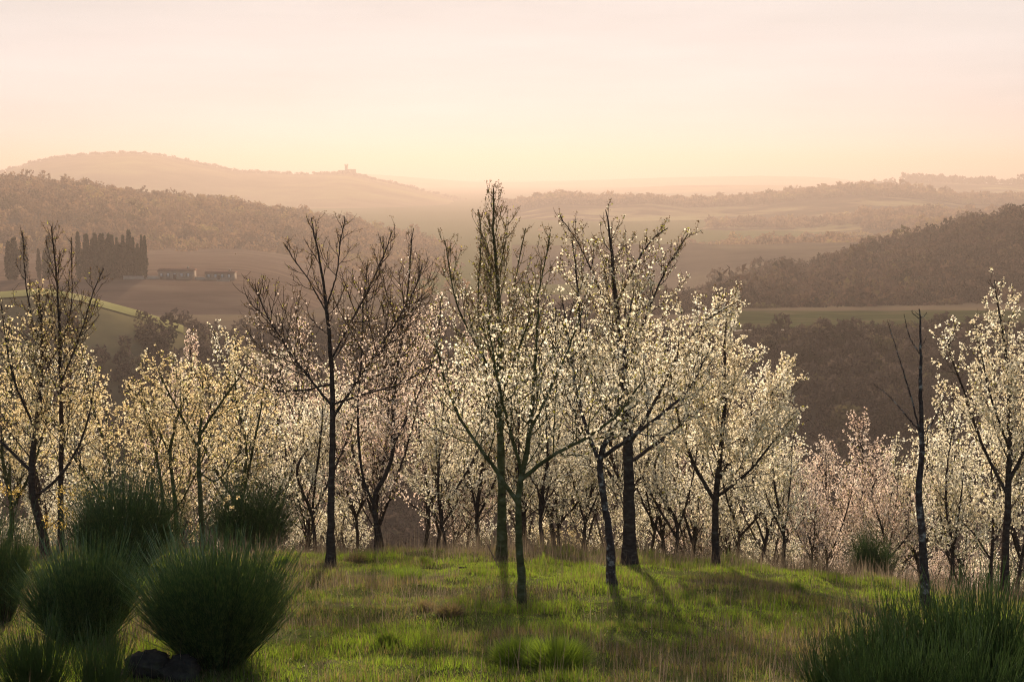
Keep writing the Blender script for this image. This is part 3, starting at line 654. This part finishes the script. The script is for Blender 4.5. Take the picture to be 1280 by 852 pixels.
SLOPE = [
 (-10, 24, 400, 4, 'yellowish cherry cut by the left edge of the photo, on the slope'),
 (30, 29, 430, 0, 'white cherry low on the slope behind the crooked golden-leaved tree'),
 (128, 27, 432, 4, 'yellow-tinged cherry behind the two leftmost trees, right of their trunks'),
 (110, 34, 450, 1, 'white cherry farther down the slope behind the leftmost brooms'),
 (170, 31, 470, 4, 'short yellowish cherry behind the round broom in the middle distance'),
 (213, 38, 418, 3, 'pale pink round-topped cherry rising behind the twin-stemmed tree'),
 (300, 25, 415, 4, 'yellowish cherry between the ochre-trunked tree and the black-trunked tree'),
 (285, 33, 404, 1, 'tall white cherry down the slope with a pointed spray beside the ochre-trunked tree'),
 (340, 29, 430, 0, 'white cherry behind the long left branch of the black-trunked tree'),
 (388, 26, 455, 2, 'white cherry with a thin curved stem just left of the black trunk'),
 (375, 36, 400, 3, 'pink-tinged cherry far behind the crown of the black-trunked tree'),
 (440, 30, 440, 2, 'white cherry seen between the black trunk and the low-forked tree'),
 (535, 30, 420, 0, 'white cherry right of the low-forked tree, behind a gap of dark ground'),
 (520, 34, 372, 5, 'tall pink-tinged cherry far behind the low-forked tree'),
 (640, 27, 385, 0, 'white cherry right behind the trunk of the tallest tree'),
 (700, 30, 372, 1, 'tall white cherry behind the fork of the leaning tree'),
 (790, 25, 400, 2, 'full white cherry right behind the thick dark trunk'),
 (865, 30, 410, 0, 'white cherry directly behind the very full tree'),
 (480, 28, 390, 3, 'pink-tinged cherry right behind the low-forked tree'),
 (560, 24.5, 470, 2, 'bushy white cherry with low sprays left of the tallest tree'),
 (600, 27, 420, 1, 'white cherry with a thin trunk just left of the tallest tree'),
 (575, 37, 390, 5, 'pink-tinged cherry far down the slope left of the tallest tree'),
 (680, 23, 440, 0, 'dark-trunked white cherry at the crest between slender green tree and leaning one'),
 (655, 33, 395, 2, 'white cherry hidden low behind the slender green tree'),
 (703, 28, 500, 2, 'short white cherry left of two thin stems at the crest'),
 (732, 26, 470, 1, 'thin-stemmed white cherry close to the left of the leaning trunk'),
 (745, 36, 400, 0, 'white cherry far behind the leaning trunk'),
 (815, 27, 500, 2, 'short bushy white cherry right of the thick dark trunk'),
 (848, 24, 470, 0, 'white cherry with thin straight stem between thick dark trunk and very full tree'),
 (838, 34, 430, 1, 'white cherry down the slope behind the wide crown'),
 (925, 27, 500, 2, 'low white cherry right of the forked trunk of the very full tree'),
 (955, 24, 480, 0, 'white cherry with dark slanting stem right of the very full tree'),
 (990, 22.5, 500, 1, 'white cherry with a paler double stem at the crest, right part'),
 (975, 33, 560, 2, 'small white cherry down the slope behind the double-stemmed one'),
 (1022, 25, 560, 3, 'small pinkish cherry right of the double-stemmed one'),
 (1055, 27, 545, 5, 'pink cherry with a straight stem left of the small green bush'),
 (1085, 29, 520, 3, 'tallest of the pink cherries, behind the small green bush'),
 (1040, 36, 575, 5, 'pink cherry down the slope between two straight stems'),
 (1120, 26, 560, 5, 'pink-white cherry just left of the bare black tree'),
 (1140, 34, 540, 0, 'white cherry down the slope behind the bare black tree'),
 (1178, 27, 520, 2, 'white cherry right of the bare black tree'),
 (1205, 24, 500, 1, 'white cherry between the bare tree and the small raking one'),
 (1215, 33, 480, 0, 'white cherry low on the slope behind the small raking one'),
 (1290, 28, 470, 2, 'white cherry cut by the right edge of the photo'),
]
for a in SLOPE: slope_tree(*a)
gS = np.random.default_rng(77)
for i in range(33):
    px = -60 + 1400 * (i + gS.uniform(.1, .9)) / 33; Y = float(gS.choice([37, 41, 46, 52]) + gS.uniform(-1.5, 1.5))
    if 455 < px < 530 or 1095 < px < 1110: continue
    k = int(gS.choice([0, 1, 2, 3, 4, 5], p=[.22, .2, .25, .08, .17, .08])) if px < 1000 else int(gS.choice([0, 2, 3, 5]))
    zt = float(zg((px - 640) / F * Y, Y)) + gS.uniform(3.4, 4.5)
    top = 426 - F * (Y * ST + zt * CT) / (Y * CT - zt * ST)
    o = slope_tree(px, Y, top, k, 'one of the cherries far down the slope, only its low crown showing between nearer trunks', rot=gS.uniform(0, 6))
    o['group'] = 'cherry crowns far down the slope'

# ------------------------------------------------------------------ broom, rushes, bushes
def rods(n_, g, H_, spread, base_r, seg=5, r0=.0022, ell=1.0, droop=.1, branch=2, vert=0.0):
    """dense sheaf of thin upright stems; every stem a three-sided rod."""
    az = g.uniform(0, 2 * np.pi, n_); q_ = np.sqrt(g.uniform(0, 1, n_))
    out_ = np.stack([np.cos(az) * ell, np.sin(az)], -1)
    b_ = out_ * (q_ * base_r)[:, None]
    tilt = q_ * spread * (1 - vert) + g.normal(0, .07, n_)
    L = H_ * g.uniform(.62, 1.05, n_) * (1 - .22 * q_ ** 2)
    L = L * (.72 + .5 * vnoise(np.cos(az) * q_ * 2 + 5, np.sin(az) * q_ * 2 + 5, 1.6, int(n_) % 97, 2))
    t = np.linspace(0, 1, seg)
    z = L[:, None] * np.cos(tilt)[:, None] * t
    hor = L[:, None] * np.sin(tilt)[:, None] * (t - droop * t ** 2 * .9)
    P = np.zeros((n_, seg, 3)); P[..., :2] = b_[:, None] + out_[:, None] * hor[..., None]; P[..., 2] = z
    wob = g.normal(0, .012, (n_, seg, 2)) * np.linspace(0, 1, seg)[None, :, None] * H_; P[..., :2] += wob
    if branch:                       # side stems start part-way up and run nearly parallel
        k = g.integers(0, n_, n_ * branch); st = g.uniform(.2, .65, n_ * branch)
        i = (st * (seg - 1)).astype(int); p0 = P[k, i]; d = P[k, np.minimum(i + 1, seg - 1)] - p0
        d /= np.linalg.norm(d, axis=1)[:, None]; d += g.normal(0, .17, d.shape); d /= np.linalg.norm(d, axis=1)[:, None]
        l2 = L[k] * (1 - st) * g.uniform(.6, 1.1, len(k))
        P2 = p0[:, None] + d[:, None] * (l2[:, None] * t)[..., None]; P = np.concatenate([P, P2])
    m_ = len(P); rad = r0 * np.linspace(1, .35, seg); an = np.arange(3) * 2 * np.pi / 3 
    off = np.stack([np.cos(an), np.sin(an), 0 * an], -1)
    V = P[:, :, None] + off[None, None] * rad[None, :, None, None]
    idx = np.arange(m_ * seg * 3).reshape(m_, seg, 3); j = np.roll(idx, -1, 2)
    return V.reshape(-1, 3), np.stack([idx[:, :-1], j[:, :-1], j[:, 1:], idx[:, 1:]], -1).reshape(-1, 4)

def ground_pt(px, Y):
    x = (px - 640) / F * Y * CT; return x, Y, float(zg(x, Y))

def broom(px, Y, wpx, top, n_, seed, label, mat='broom', kind='broom_bush', spread=.75, ell=1.0, group='broom bushes in the grass', branch=3, vert=0, r0=.0022):
    x, y, z = ground_pt(px, Y); Hh = zrow(top, Y) - z; w = wpx / F * Y
    g = np.random.default_rng(seed)
    root = empty(kind, (x, y, z), label, 'bush', group)
    v, f = rods(n_, g, Hh * 1.05, spread, w * .13, droop=.02, ell=ell, branch=branch, vert=vert, r0=r0)
    # widen to the wanted outline
    s_ = (w / 2) / (np.percentile(np.abs(v[:, 0]), 97) + 1e-6); v[:, :2] *= s_ ** .9
    v[:, 2] *= Hh / np.percentile(v[:, 2], 98.5); v[:, 2] -= .03
    obj('stems', mesh_np('stems', v, quads=f, mat=M[mat]), root)
    # dead brown stalks at the foot
    v, f = rods(max(60, n_ // 8), g, Hh * .45, spread * 1.15, w * .2, branch=1, r0=.0025); v[:, 2] -= .03
    obj('dry_stalks', mesh_np('dry_stalks', v, quads=f, mat=M['scrub']), root)
    return root

broom(256, 9.6, 176, 676, 800, 311, 'dense dark green broom bush, the nearest and roundest, standing alone beside the rocks', spread=.58, r0=.0032)
broom(84, 10.4, 138, 682, 650, 302, 'dark green broom bush with a bare brown foot, left of the roundest bush', spread=.58, r0=.0032)
broom(140, 17.5, 135, 598, 900, 303, 'mid-green broom bush farther back, behind the two nearest bushes', spread=.7, r0=.003)
broom(-22, 12.0, 84, 640, 320, 304, 'broom bush cut by the left edge of the photo', spread=.6, r0=.0027)
broom(20, 8.2, 84, 770, 190, 305, 'low olive tuft of broom in the bottom left corner', spread=.4, mat='rush')
broom(104, 8.0, 74, 772, 130, 306, 'loose pale green tuft in front of the bush with the brown foot', spread=.4, mat='rush')
broom(305, 23.5, 110, 596, 700, 307, 'dark bush in the shade behind the ochre-trunked tree', spread=.8, r0=.003)
broom(1103, 23.5, 56, 664, 600, 308, 'small round green bush at the crest under the pink cherries', spread=1.0, r0=.003)

# tall rushes in the lower right corner
rg = 'tall green rushes in the lower right corner'
for i, (px, Y, w, top, n_, lab) in enumerate([
    (1262, 7.4, 190, 738, 900, 'tallest clump of rushes at the right edge, below the far right tree'),
    (1185, 7.7, 150, 752, 650, 'clump of rushes below and right of the bare black tree'),
    (1120, 7.6, 120, 764, 460, 'clump of rushes below and left of the bare black tree'),
    (1068, 7.3, 90, 782, 260, 'thin loose clump of rushes at the left end of the corner growth'),
    (1235, 6.7, 180, 790, 560, 'short clump of rushes at the bottom edge, below the tallest clump'),
    (1140, 6.7, 150, 800, 420, 'short clump of rushes at the very bottom below the bare black tree')]):
    broom(px, Y, w, top, n_, 320 + i, lab, mat='rush', kind='rush_clump', spread=.22, group=rg, branch=1, r0=.0024)
    bpy.data.objects['rush_clump' if i == 0 else 'rush_clump.%03d' % i]['category'] = 'rushes'

# ------------------------------------------------------------------ grass
def blades(name, mat, n_, g, y0, y1, hfun, wd, dens, tone, lean=.35, label=None):
    y = np.sqrt(g.uniform(y0 ** 2, y1 ** 2, n_)); u = g.uniform(-.47, .47, n_); x = u * y + g.uniform(-.6, .6, n_)
    k = g.uniform(0, 1, n_) < dens(x, y); x, y = x[k], y[k]; m_ = len(x); z = zg(x, y) - .01
    h = hfun(x, y) * g.uniform(.45, 1.15, m_); w = wd * g.uniform(.6, 1.3, m_)
    a = g.uniform(0, 2 * np.pi, m_); d = np.stack([np.cos(a), np.sin(a)], -1) * w[:, None] * .5
    la = g.uniform(0, 2 * np.pi, m_); ll = np.abs(g.normal(0, lean, m_)) * h; ld = np.stack([np.cos(la), np.sin(la)], -1) * ll[:, None]
    V = np.zeros((m_, 5, 3)); b_ = np.stack([x, y], -1)
    V[:, 0, :2] = b_ - d; V[:, 1, :2] = b_ + d
    V[:, 2, :2] = b_ + d * .8 + ld * .35; V[:, 3, :2] = b_ - d * .8 + ld * .35; V[:, 4, :2] = b_ + ld
    V[:, 2:4, 2] = (h * .55)[:, None]; V[:, 4, 2] = h * (1 - .25 * (ll / h) ** 2); V[..., 2] += z[:, None]
    i = np.arange(m_)[:, None] * 5
    c = np.repeat(tone(x, y, g), 5, 0)
    o = obj(name, mesh_np(name, V.reshape(-1, 3), tris=i + np.array([[3, 2, 4]]), quads=i + np.array([[0, 1, 2, 3]]), mat=M[mat], col=c))
    return tag(o, label, None, None, 'stuff')

def mixc(t, a, b_): t = np.clip(t, 0, 1)[:, None]; return np.array(a) * (1 - t) + np.array(b_) * t
def patch(x, y): return vnoise(x, y * .7, 0.55, 41, 3)            # lush or poor ground
def brown(x, y): return np.clip((vnoise(x, y * .8, 0.8, 77, 3) - .43) * 6, 0, 1)
def tone_g(x, y, g):
    c = mixc((.55 * patch(x, y) + .45 * vnoise(x, y, 2.4, 45, 2) - .34) / .3 + g.normal(0, .2, len(x)), (.07, .095, .024), (.16, .23, .030))
    c = c * (1 - .0 * brown(x, y)[:, None]); k = g.uniform(0, 1, len(x)) < .20 + .55 * brown(x, y)
    c[k] = mixc(g.uniform(0, 1, k.sum()), (.19, .15, .08), (.11, .085, .06)); return c * g.uniform(.75, 1.2, len(x))[:, None]
def tone_d(x, y, g): return mixc(g.uniform(0, 1, len(x)), (.10, .070, .050), (.26, .20, .13)) * g.uniform(.7, 1.2, len(x))[:, None]
g2 = np.random.default_rng(5)
blades('grass', 'grass', 680000, g2, 6.2, 25, lambda x, y: .012 + .24 * vnoise(x, y, 2.3, 51, 2) ** 3 + .05 * vnoise(x, y, .7, 55, 2) ** 2, .0055,
       lambda x, y: np.clip(1.15 - .55 * brown(x, y) - .3 * vnoise(x, y, 3.0, 61, 2), .1, 1), tone_g, label='uneven green grass on the hilltop with brown patches')
blades('dry_grass', 'weed', 130000, g2, 6.2, 26, lambda x, y: .07 + .15 * vnoise(x, y, .8, 52, 2), .0036,
       lambda x, y: np.clip(.10 + .9 * brown(x, y) + .35 * np.clip((y - 18) / 3, 0, 1), 0, 1), tone_d, .3, 'dry brown stalks among the grass')
blades('clover', 'grass', 60000, g2, 6.2, 24, lambda x, y: .03 + 0 * x, .016, lambda x, y: np.clip((vnoise(x, y, 1.2, 91, 3) - .5) * 5, 0, 1), lambda x, y, g: mixc(g.uniform(0, 1, len(x)), (.07, .11, .03), (.14, .20, .05)), .7, 'patches of low broad-leaved herbs in the grass')
blades('seed_heads', 'weed', 9000, g2, 6.2, 20, lambda x, y: .22 + .2 * vnoise(x, y, .8, 58, 2), .0035, lambda x, y: np.clip((vnoise(x, y, .7, 59, 2) - .35) * 2, 0, 1), tone_d, .2, 'scattered thin dry stalks standing above the grass')
blades('fallen_petals', 'weed', 9000, g2, 6.2, 24, lambda x, y: .012 + 0 * x, .013, lambda x, y: np.clip((vnoise(x, y, 1.1, 93, 2) - .45) * 3, 0, 1), lambda x, y, g: mixc(g.uniform(0, 1, len(x)), (.55, .48, .40), (.75, .68, .58)), 1.5, 'pale fallen petals scattered in the grass')
blades('tall_weeds', 'weed', 26000, g2, 18.2, 27, lambda x, y: .22 + .32 * vnoise(x, y, .6, 53, 2), .005,
       lambda x, y: np.clip((vnoise(x, y, .5, 54, 2) - .30) * 2.2, .08, 1), tone_d, .22, 'purplish dry weeds along the crest of the hill')

def tussock(px, py, w, h, n_, seed, label, mat='grass', dry=0.):
    Y = ground_hit(px, py); x, y, z = ground_pt(px, Y); g = np.random.default_rng(seed)
    a = g.uniform(0, 2 * np.pi, n_); q_ = np.sqrt(g.uniform(0, 1, n_)); r_ = w * .5 * .6
    bx, by = np.cos(a) * q_ * r_, np.sin(a) * q_ * r_; hh = h * g.uniform(.5, 1.1, n_) * (1 - .4 * q_ ** 2)
    ox, oy = np.cos(a) * q_ * w * .28 + g.normal(0, .02, n_), np.sin(a) * q_ * w * .28 + g.normal(0, .02, n_)
    ta = g.uniform(0, 6.28, n_); dx, dy = np.cos(ta) * .003, np.sin(ta) * .003
    V = np.zeros((n_, 5, 3))
    for k, (s_, t_, zz) in enumerate([(-1, 0, 0), (1, 0, 0), (.8, .4, .6), (-.8, .4, .6), (0, 1, 1)]):
        V[:, k] = np.stack([bx + s_ * dx + ox * t_, by + s_ * dy + oy * t_, hh * zz - .02], -1)
    i = np.arange(n_)[:, None] * 5
    c = mixc(g.uniform(0, 1, n_), (.09, .14, .025), (.17, .23, .035)); kk = g.uniform(0, 1, n_) < dry
    c[kk] = mixc(g.uniform(0, 1, kk.sum()), (.10, .07, .05), (.2, .15, .1))
    o = obj('grass_tussock', mesh_np('grass_tussock', V.reshape(-1, 3), tris=i + np.array([[3, 2, 4]]), quads=i + np.array([[0, 1, 2, 3]]), mat=M['grass'], col=np.repeat(c, 5, 0)), None, (x, y, z))
    tag(o, label, 'grass tuft', 'grass tussocks on the hilltop')
tussock(503, 727, .55, .17, 2600, 401, 'bright green rounded tussock of grass, the largest, between the black trunk and the tallest tree')
tussock(527, 703, .22, .12, 500, 402, 'small dark green tussock just behind the largest one', dry=.2)
tussock(480, 806, .22, .17, 600, 403, 'green tussock low in the middle-left of the grass below the largest one', dry=.2)
tussock(440, 702, .34, .16, 800, 404, 'brown dry tussock right beside the foot of the black trunk', dry=.85)
tussock(700, 835, .50, .26, 2200, 405, 'tall fresh green tuft at the bottom edge near the middle')
tussock(650, 830, .45, .24, 1600, 406, 'fresh green tuft at the bottom edge, left of the taller one')
tussock(1008, 740, .24, .14, 600, 407, 'dark green tussock at the crest below the double-stemmed cherry', dry=.1)
tussock(1128, 752, .20, .16, 500, 408, 'green tussock left of the foot of the bare black tree')
tussock(1175, 753, .22, .16, 500, 409, 'brownish tussock right of the foot of the bare black tree', dry=.6)
tussock(560, 768, .30, .13, 700, 410, 'brown dry tussock in the middle of the grass', dry=.9)
tussock(525, 762, .26, .12, 600, 411, 'brown dry tussock just left of the other brown one', dry=.9)
tussock(345, 705, .26, .15, 800, 412, 'green tussock left of the foot of the black trunk')

# fallen sticks
def stick(pts, r, label, seed):
    g = np.random.default_rng(seed); P = []
    for px, py, dz in pts:
        Y = ground_hit(px, py); p = at(px, py, Y); p[2] = float(zg(p[0], p[1])) + dz; P.append(p)
    P = np.array(P); t = Tubes(); Q = resample(P, 16) ; t.add(Q - P[0], np.linspace(r, r * .35, 16), 6)
    s_ = shoot(Q[7] - P[0], Q[8] - Q[7] + np.array([0, 0, .03]), .16, 4, g, .3); t.add(s_, np.linspace(r * .5, r * .2, 5), 5)
    tag(obj('fallen_stick', t.mesh('fallen_stick', M['bark']), None, Vector(P[0])), label, 'stick', 'fallen sticks in the grass')
stick([(574, 714, .05), (595, 715, .06), (618, 714, .04)], .011, 'dark fallen stick lying flat in front of the tallest tree', 1)
stick([(624, 712, .02), (614, 703, .14), (604, 693, .25)], .010, 'dark stick slanting up out of the grass beside the foot of the tallest tree', 2)
stick([(527, 715, .05), (540, 715, .05), (553, 715, .04)], .008, 'thin pale stick lying right behind the largest tussock', 3)

# rocks at the foot of the near broom
def rock(px, py, sx, sy, sz, seed, label):
    Y = ground_hit(px, py); x, y, z = ground_pt(px, Y)
    nu, nv = 40, 24; a, b_ = np.meshgrid(np.linspace(0, 2 * np.pi, nu, endpoint=False), np.linspace(.02, np.pi - .02, nv), indexing='ij')
    d = np.stack([np.cos(a) * np.sin(b_), np.sin(a) * np.sin(b_), np.cos(b_)], -1)
    q_ = np.sign(d) * np.abs(d) ** .72
    r_ = 1 + .8 * (vnoise(d[..., 0] * 2 + seed, d[..., 1] * 2 + d[..., 2] * 3, 1.1, seed, 4) - .5) + .3 * (vnoise(d[..., 0] * 9, d[..., 1] * 7 + d[..., 2] * 9, 1.2, seed + 3, 3) - .5)
    V = q_ * r_[..., None] * np.array([sx, sy, sz]); V[..., 2] += sz * .35
    i = np.arange(nu * nv).reshape(nu, nv); j = np.roll(i, -1, 0)
    f = np.stack([i[:, :-1], i[:, 1:], j[:, 1:], j[:, :-1]], -1).reshape(-1, 4)
    tag(obj('rock', mesh_np('rock', V.reshape(-1, 3), quads=f, mat=M['stone'], smooth=True), None, (x, y, z)), label, 'rock', 'dark rocks in the lower left')
rock(163, 838, .15, .13, .085, 5, 'dark angular rock, the middle one, left of the roundest broom bush')
rock(207, 845, .13, .12, .095, 9, 'dark rock half under the roundest broom bush')
rock(112, 848, .13, .11, .05, 14, 'low flat dark rock, leftmost of the three')

# golden sprig low on the crooked tree: a broken-off leafy bough leaning from its trunk
# ------------------------------------------------------------------ far things: cypresses, farm, castle
def cypress_mesh(seed, n_=520):
    g = np.random.default_rng(seed); t = g.uniform(0, 1, n_) ** .9
    w = np.sin(np.clip(t * 1.0 + .05, 0, 1) * np.pi) ** .7 * (1 - t * .62) * .55
    a = g.uniform(0, 6.28, n_); rr = w * g.uniform(.45, 1, n_)
    p = np.stack([np.cos(a) * rr * .28, np.sin(a) * rr * .28, .05 + t * .95], -1)
    v, f = tri_cloud(p, np.full(n_, .075), g, np.array([(-.35, -.8, 0), (.35, -.8, 0), (0, 1., 0)]))
    z = v[:, 2]; return mesh_np('foliage', v, tris=f, mat=M['cypress'])
cm = [cypress_mesh(500 + i) for i in range(3)]
tt_ = Tubes(); tt_.add(np.array([(0, 0, -.05), (0, 0, .12), (0, 0, .3)]), [.012, .010, .006], 7); ctm = tt_.mesh('trunk', M['bark'])
gC = np.random.default_rng(9); hp = H['plough']
def cypress(px, dY, top, wide, label, group):
    Y = hp.d(px) + dY; x = (px - 640) / F * Y * CT; z = float(hp.z(np.array([x]), np.array([Y]))[0]) - .3
    hgt = zrow(top, Y) - z
    root = empty('cypress', (x, Y, z), label, 'tree', group)
    i = gC.integers(0, 3); f_ = obj('foliage', cm[i], root); obj('trunk', ctm, root)
    root.scale = (hgt * wide, hgt * wide, hgt); root.rotation_euler = (0, 0, gC.uniform(0, 6))
gl = 'cypresses of the grove beside the farm'
cypress(6, 8, 303, .9, 'dark cypress at the left edge, shorter of the left pair', gl)
cypress(13, 8, 298, 1.0, 'dark cypress near the left edge, taller of the left pair', gl)
cypress(25, 10, 297, .9, 'single dark cypress between the left pair and the grove', gl)
cypress(94, 8, 291, .6, 'slim pointed cypress at the left end of the dense grove', gl)
cypress(178, 6, 296, .5, 'very slim cypress at the right end of the grove', gl)
cypress(174, 9, 295, .45, 'very slim cypress next to the rightmost one of the grove', gl)
for px in np.r_[np.linspace(44, 56, 3), np.linspace(99, 122, 7), np.linspace(126, 168, 13), np.linspace(108, 165, 9)]:
    cypress(float(px) + gC.uniform(-1.5, 1.5), gC.uniform(8, 26), gC.choice([289, 293, 296, 300, 306, 314]) + gC.uniform(-2, 2), gC.uniform(.5, .8), 'dark cypress within the dense grove left of the farm buildings', gl)

def boxm(x0, x1, y0, y1, z0, z1):
    v = np.array([(x, y, z) for z in (z0, z1) for y in (y0, y1) for x in (x0, x1)], float)
    return v, np.array([(0, 2, 3, 1), (4, 5, 7, 6), (0, 1, 5, 4), (2, 6, 7, 3), (0, 4, 6, 2), (1, 3, 7, 5)])
def merge(parts):
    vs, fs, n_ = [], [], 0
    for v, f in parts: vs.append(v); fs.append(f + n_); n_ += len(v)
    return np.concatenate(vs), np.concatenate(fs)
def mbox(name, mat, parent, *bx):
    v, f = merge([boxm(*b_) for b_ in bx]); return obj(name, mesh_np(name, v, quads=f, mat=M[mat]), parent)
def gable(w, d, z0, h, ov=.5):
    v = np.array([(-w / 2 - ov, -d / 2 - ov, z0), (w / 2 + ov, -d / 2 - ov, z0), (w / 2 + ov, d / 2 + ov, z0), (-w / 2 - ov, d / 2 + ov, z0), (-w / 2 - ov, 0, z0 + h), (w / 2 + ov, 0, z0 + h)], float)
    top = [(0, 1, 5, 4), (2, 3, 4, 5), (0, 3, 2, 1)]; return v, np.array(top), np.array([(0, 4, 3), (1, 2, 5)])
def farm(px0, px1, py0, wall_h, roof_h, label, nwin, seed):
    Y = hp.d((px0 + px1) / 2) + 12; xa, xb = [(p - 640) / F * Y * CT for p in (px0, px1)]; w = xb - xa; d = 9
    x = (xa + xb) / 2; z = float(hp.z(np.array([x]), np.array([Y]))[0])
    root = empty('farm_building', (x, Y, z), label, 'building', 'farm buildings across the valley')
    mbox('wall', 'plaster', root, (-w / 2, w / 2, -d / 2, d / 2, -1.2, wall_h))
    v, q4, t3 = gable(w, d, wall_h, roof_h); ro = obj('roof', mesh_np('roof', v, tris=t3, quads=q4, mat=M['roof_tile']), root)
    mbox('chimney', 'plaster', ro, (w * .3, w * .3 + .8, -.4, .4, wall_h + roof_h * .4, wall_h + roof_h + .7))
    for i in range(nwin):
        wx = -w / 2 + w * (i + .5) / nwin
        f_ = mbox('window', 'shutter', root, (wx - .65, wx - .5, -d / 2 - .1, -d / 2 - .003, 1.2, 2.7), (wx + .5, wx + .65, -d / 2 - .1, -d / 2 - .003, 1.2, 2.7), (wx - .5, wx + .5, -d / 2 - .1, -d / 2 - .003, 2.6, 2.7))
        mbox('pane', 'glass', f_, (wx - .5, wx + .5, -d / 2 - .05, -d / 2 - .003, 1.2, 2.6))
    mbox('door', 'shutter', root, (-.6, .6, -d / 2 - .08, -d / 2 - .003, 0, 2.2))
farm(197, 239, 350, 3.6, 1.0, 'long low farmhouse with a shallow roof, the left and taller of two across the valley', 5, 1)
farm(256, 290, 350, 3.0, .8, 'low farm shed, right of the farmhouse across the valley', 4, 2)
def low_wall(px0, px1, dY, h, label):
    Y = hp.d((px0 + px1) / 2) + dY; xa, xb = [(p - 640) / F * Y * CT for p in (px0, px1)]
    x = (xa + xb) / 2; z = float(hp.z(np.array([x]), np.array([Y]))[0]); w = xb - xa
    v, f = merge([boxm(-w / 2, w / 2, -.3, .3, -.8, h), boxm(-w / 2 - .1, w / 2 + .1, -.4, .4, h + .003, h + .15)])
    tag(obj('garden_wall', mesh_np('garden_wall', v, quads=f, mat=M['track']), None, (x, Y, z)), label, 'wall', 'pale walls beside the farm')
low_wall(150, 196, 6, 1.3, 'pale low wall between the cypress grove and the farmhouse')
low_wall(240, 255, 8, 1.1, 'short pale wall joining the farmhouse and the shed')
low_wall(268, 284, 2, .5, 'very low pale kerb wall in front of the farm shed')

Yk = H['mount'].d(433) - 10; xk = (433 - 640) / F * Yk * CT; zk = float(H['mount'].z(np.array([xk]), np.array([Yk]))[0])
root = empty('hilltop_castle', (xk, Yk, zk), 'tiny castle with a square tower on the skyline of the far left hill', 'castle')
mbox('tower', 'plaster', root, (-4, 4, -4, 4, -3, 22)); mbox('battlements', 'plaster', root, (-5, 5, -5, 5, 22.01, 25), (-5, -2.5, -5, 5, 25.01, 27), (2.5, 5, -5, 5, 25.01, 27))
mbox('wall', 'plaster', root, (-24, -4.05, -7, 7, -4, 9), (4.05, 28, -7, 7, -5, 8))
v, q4, t3 = gable(24, 14, 8.02, 4); v[:, 0] += 16; obj('roof', mesh_np('roof', v, tris=t3, quads=q4, mat=M['roof_tile']), root)
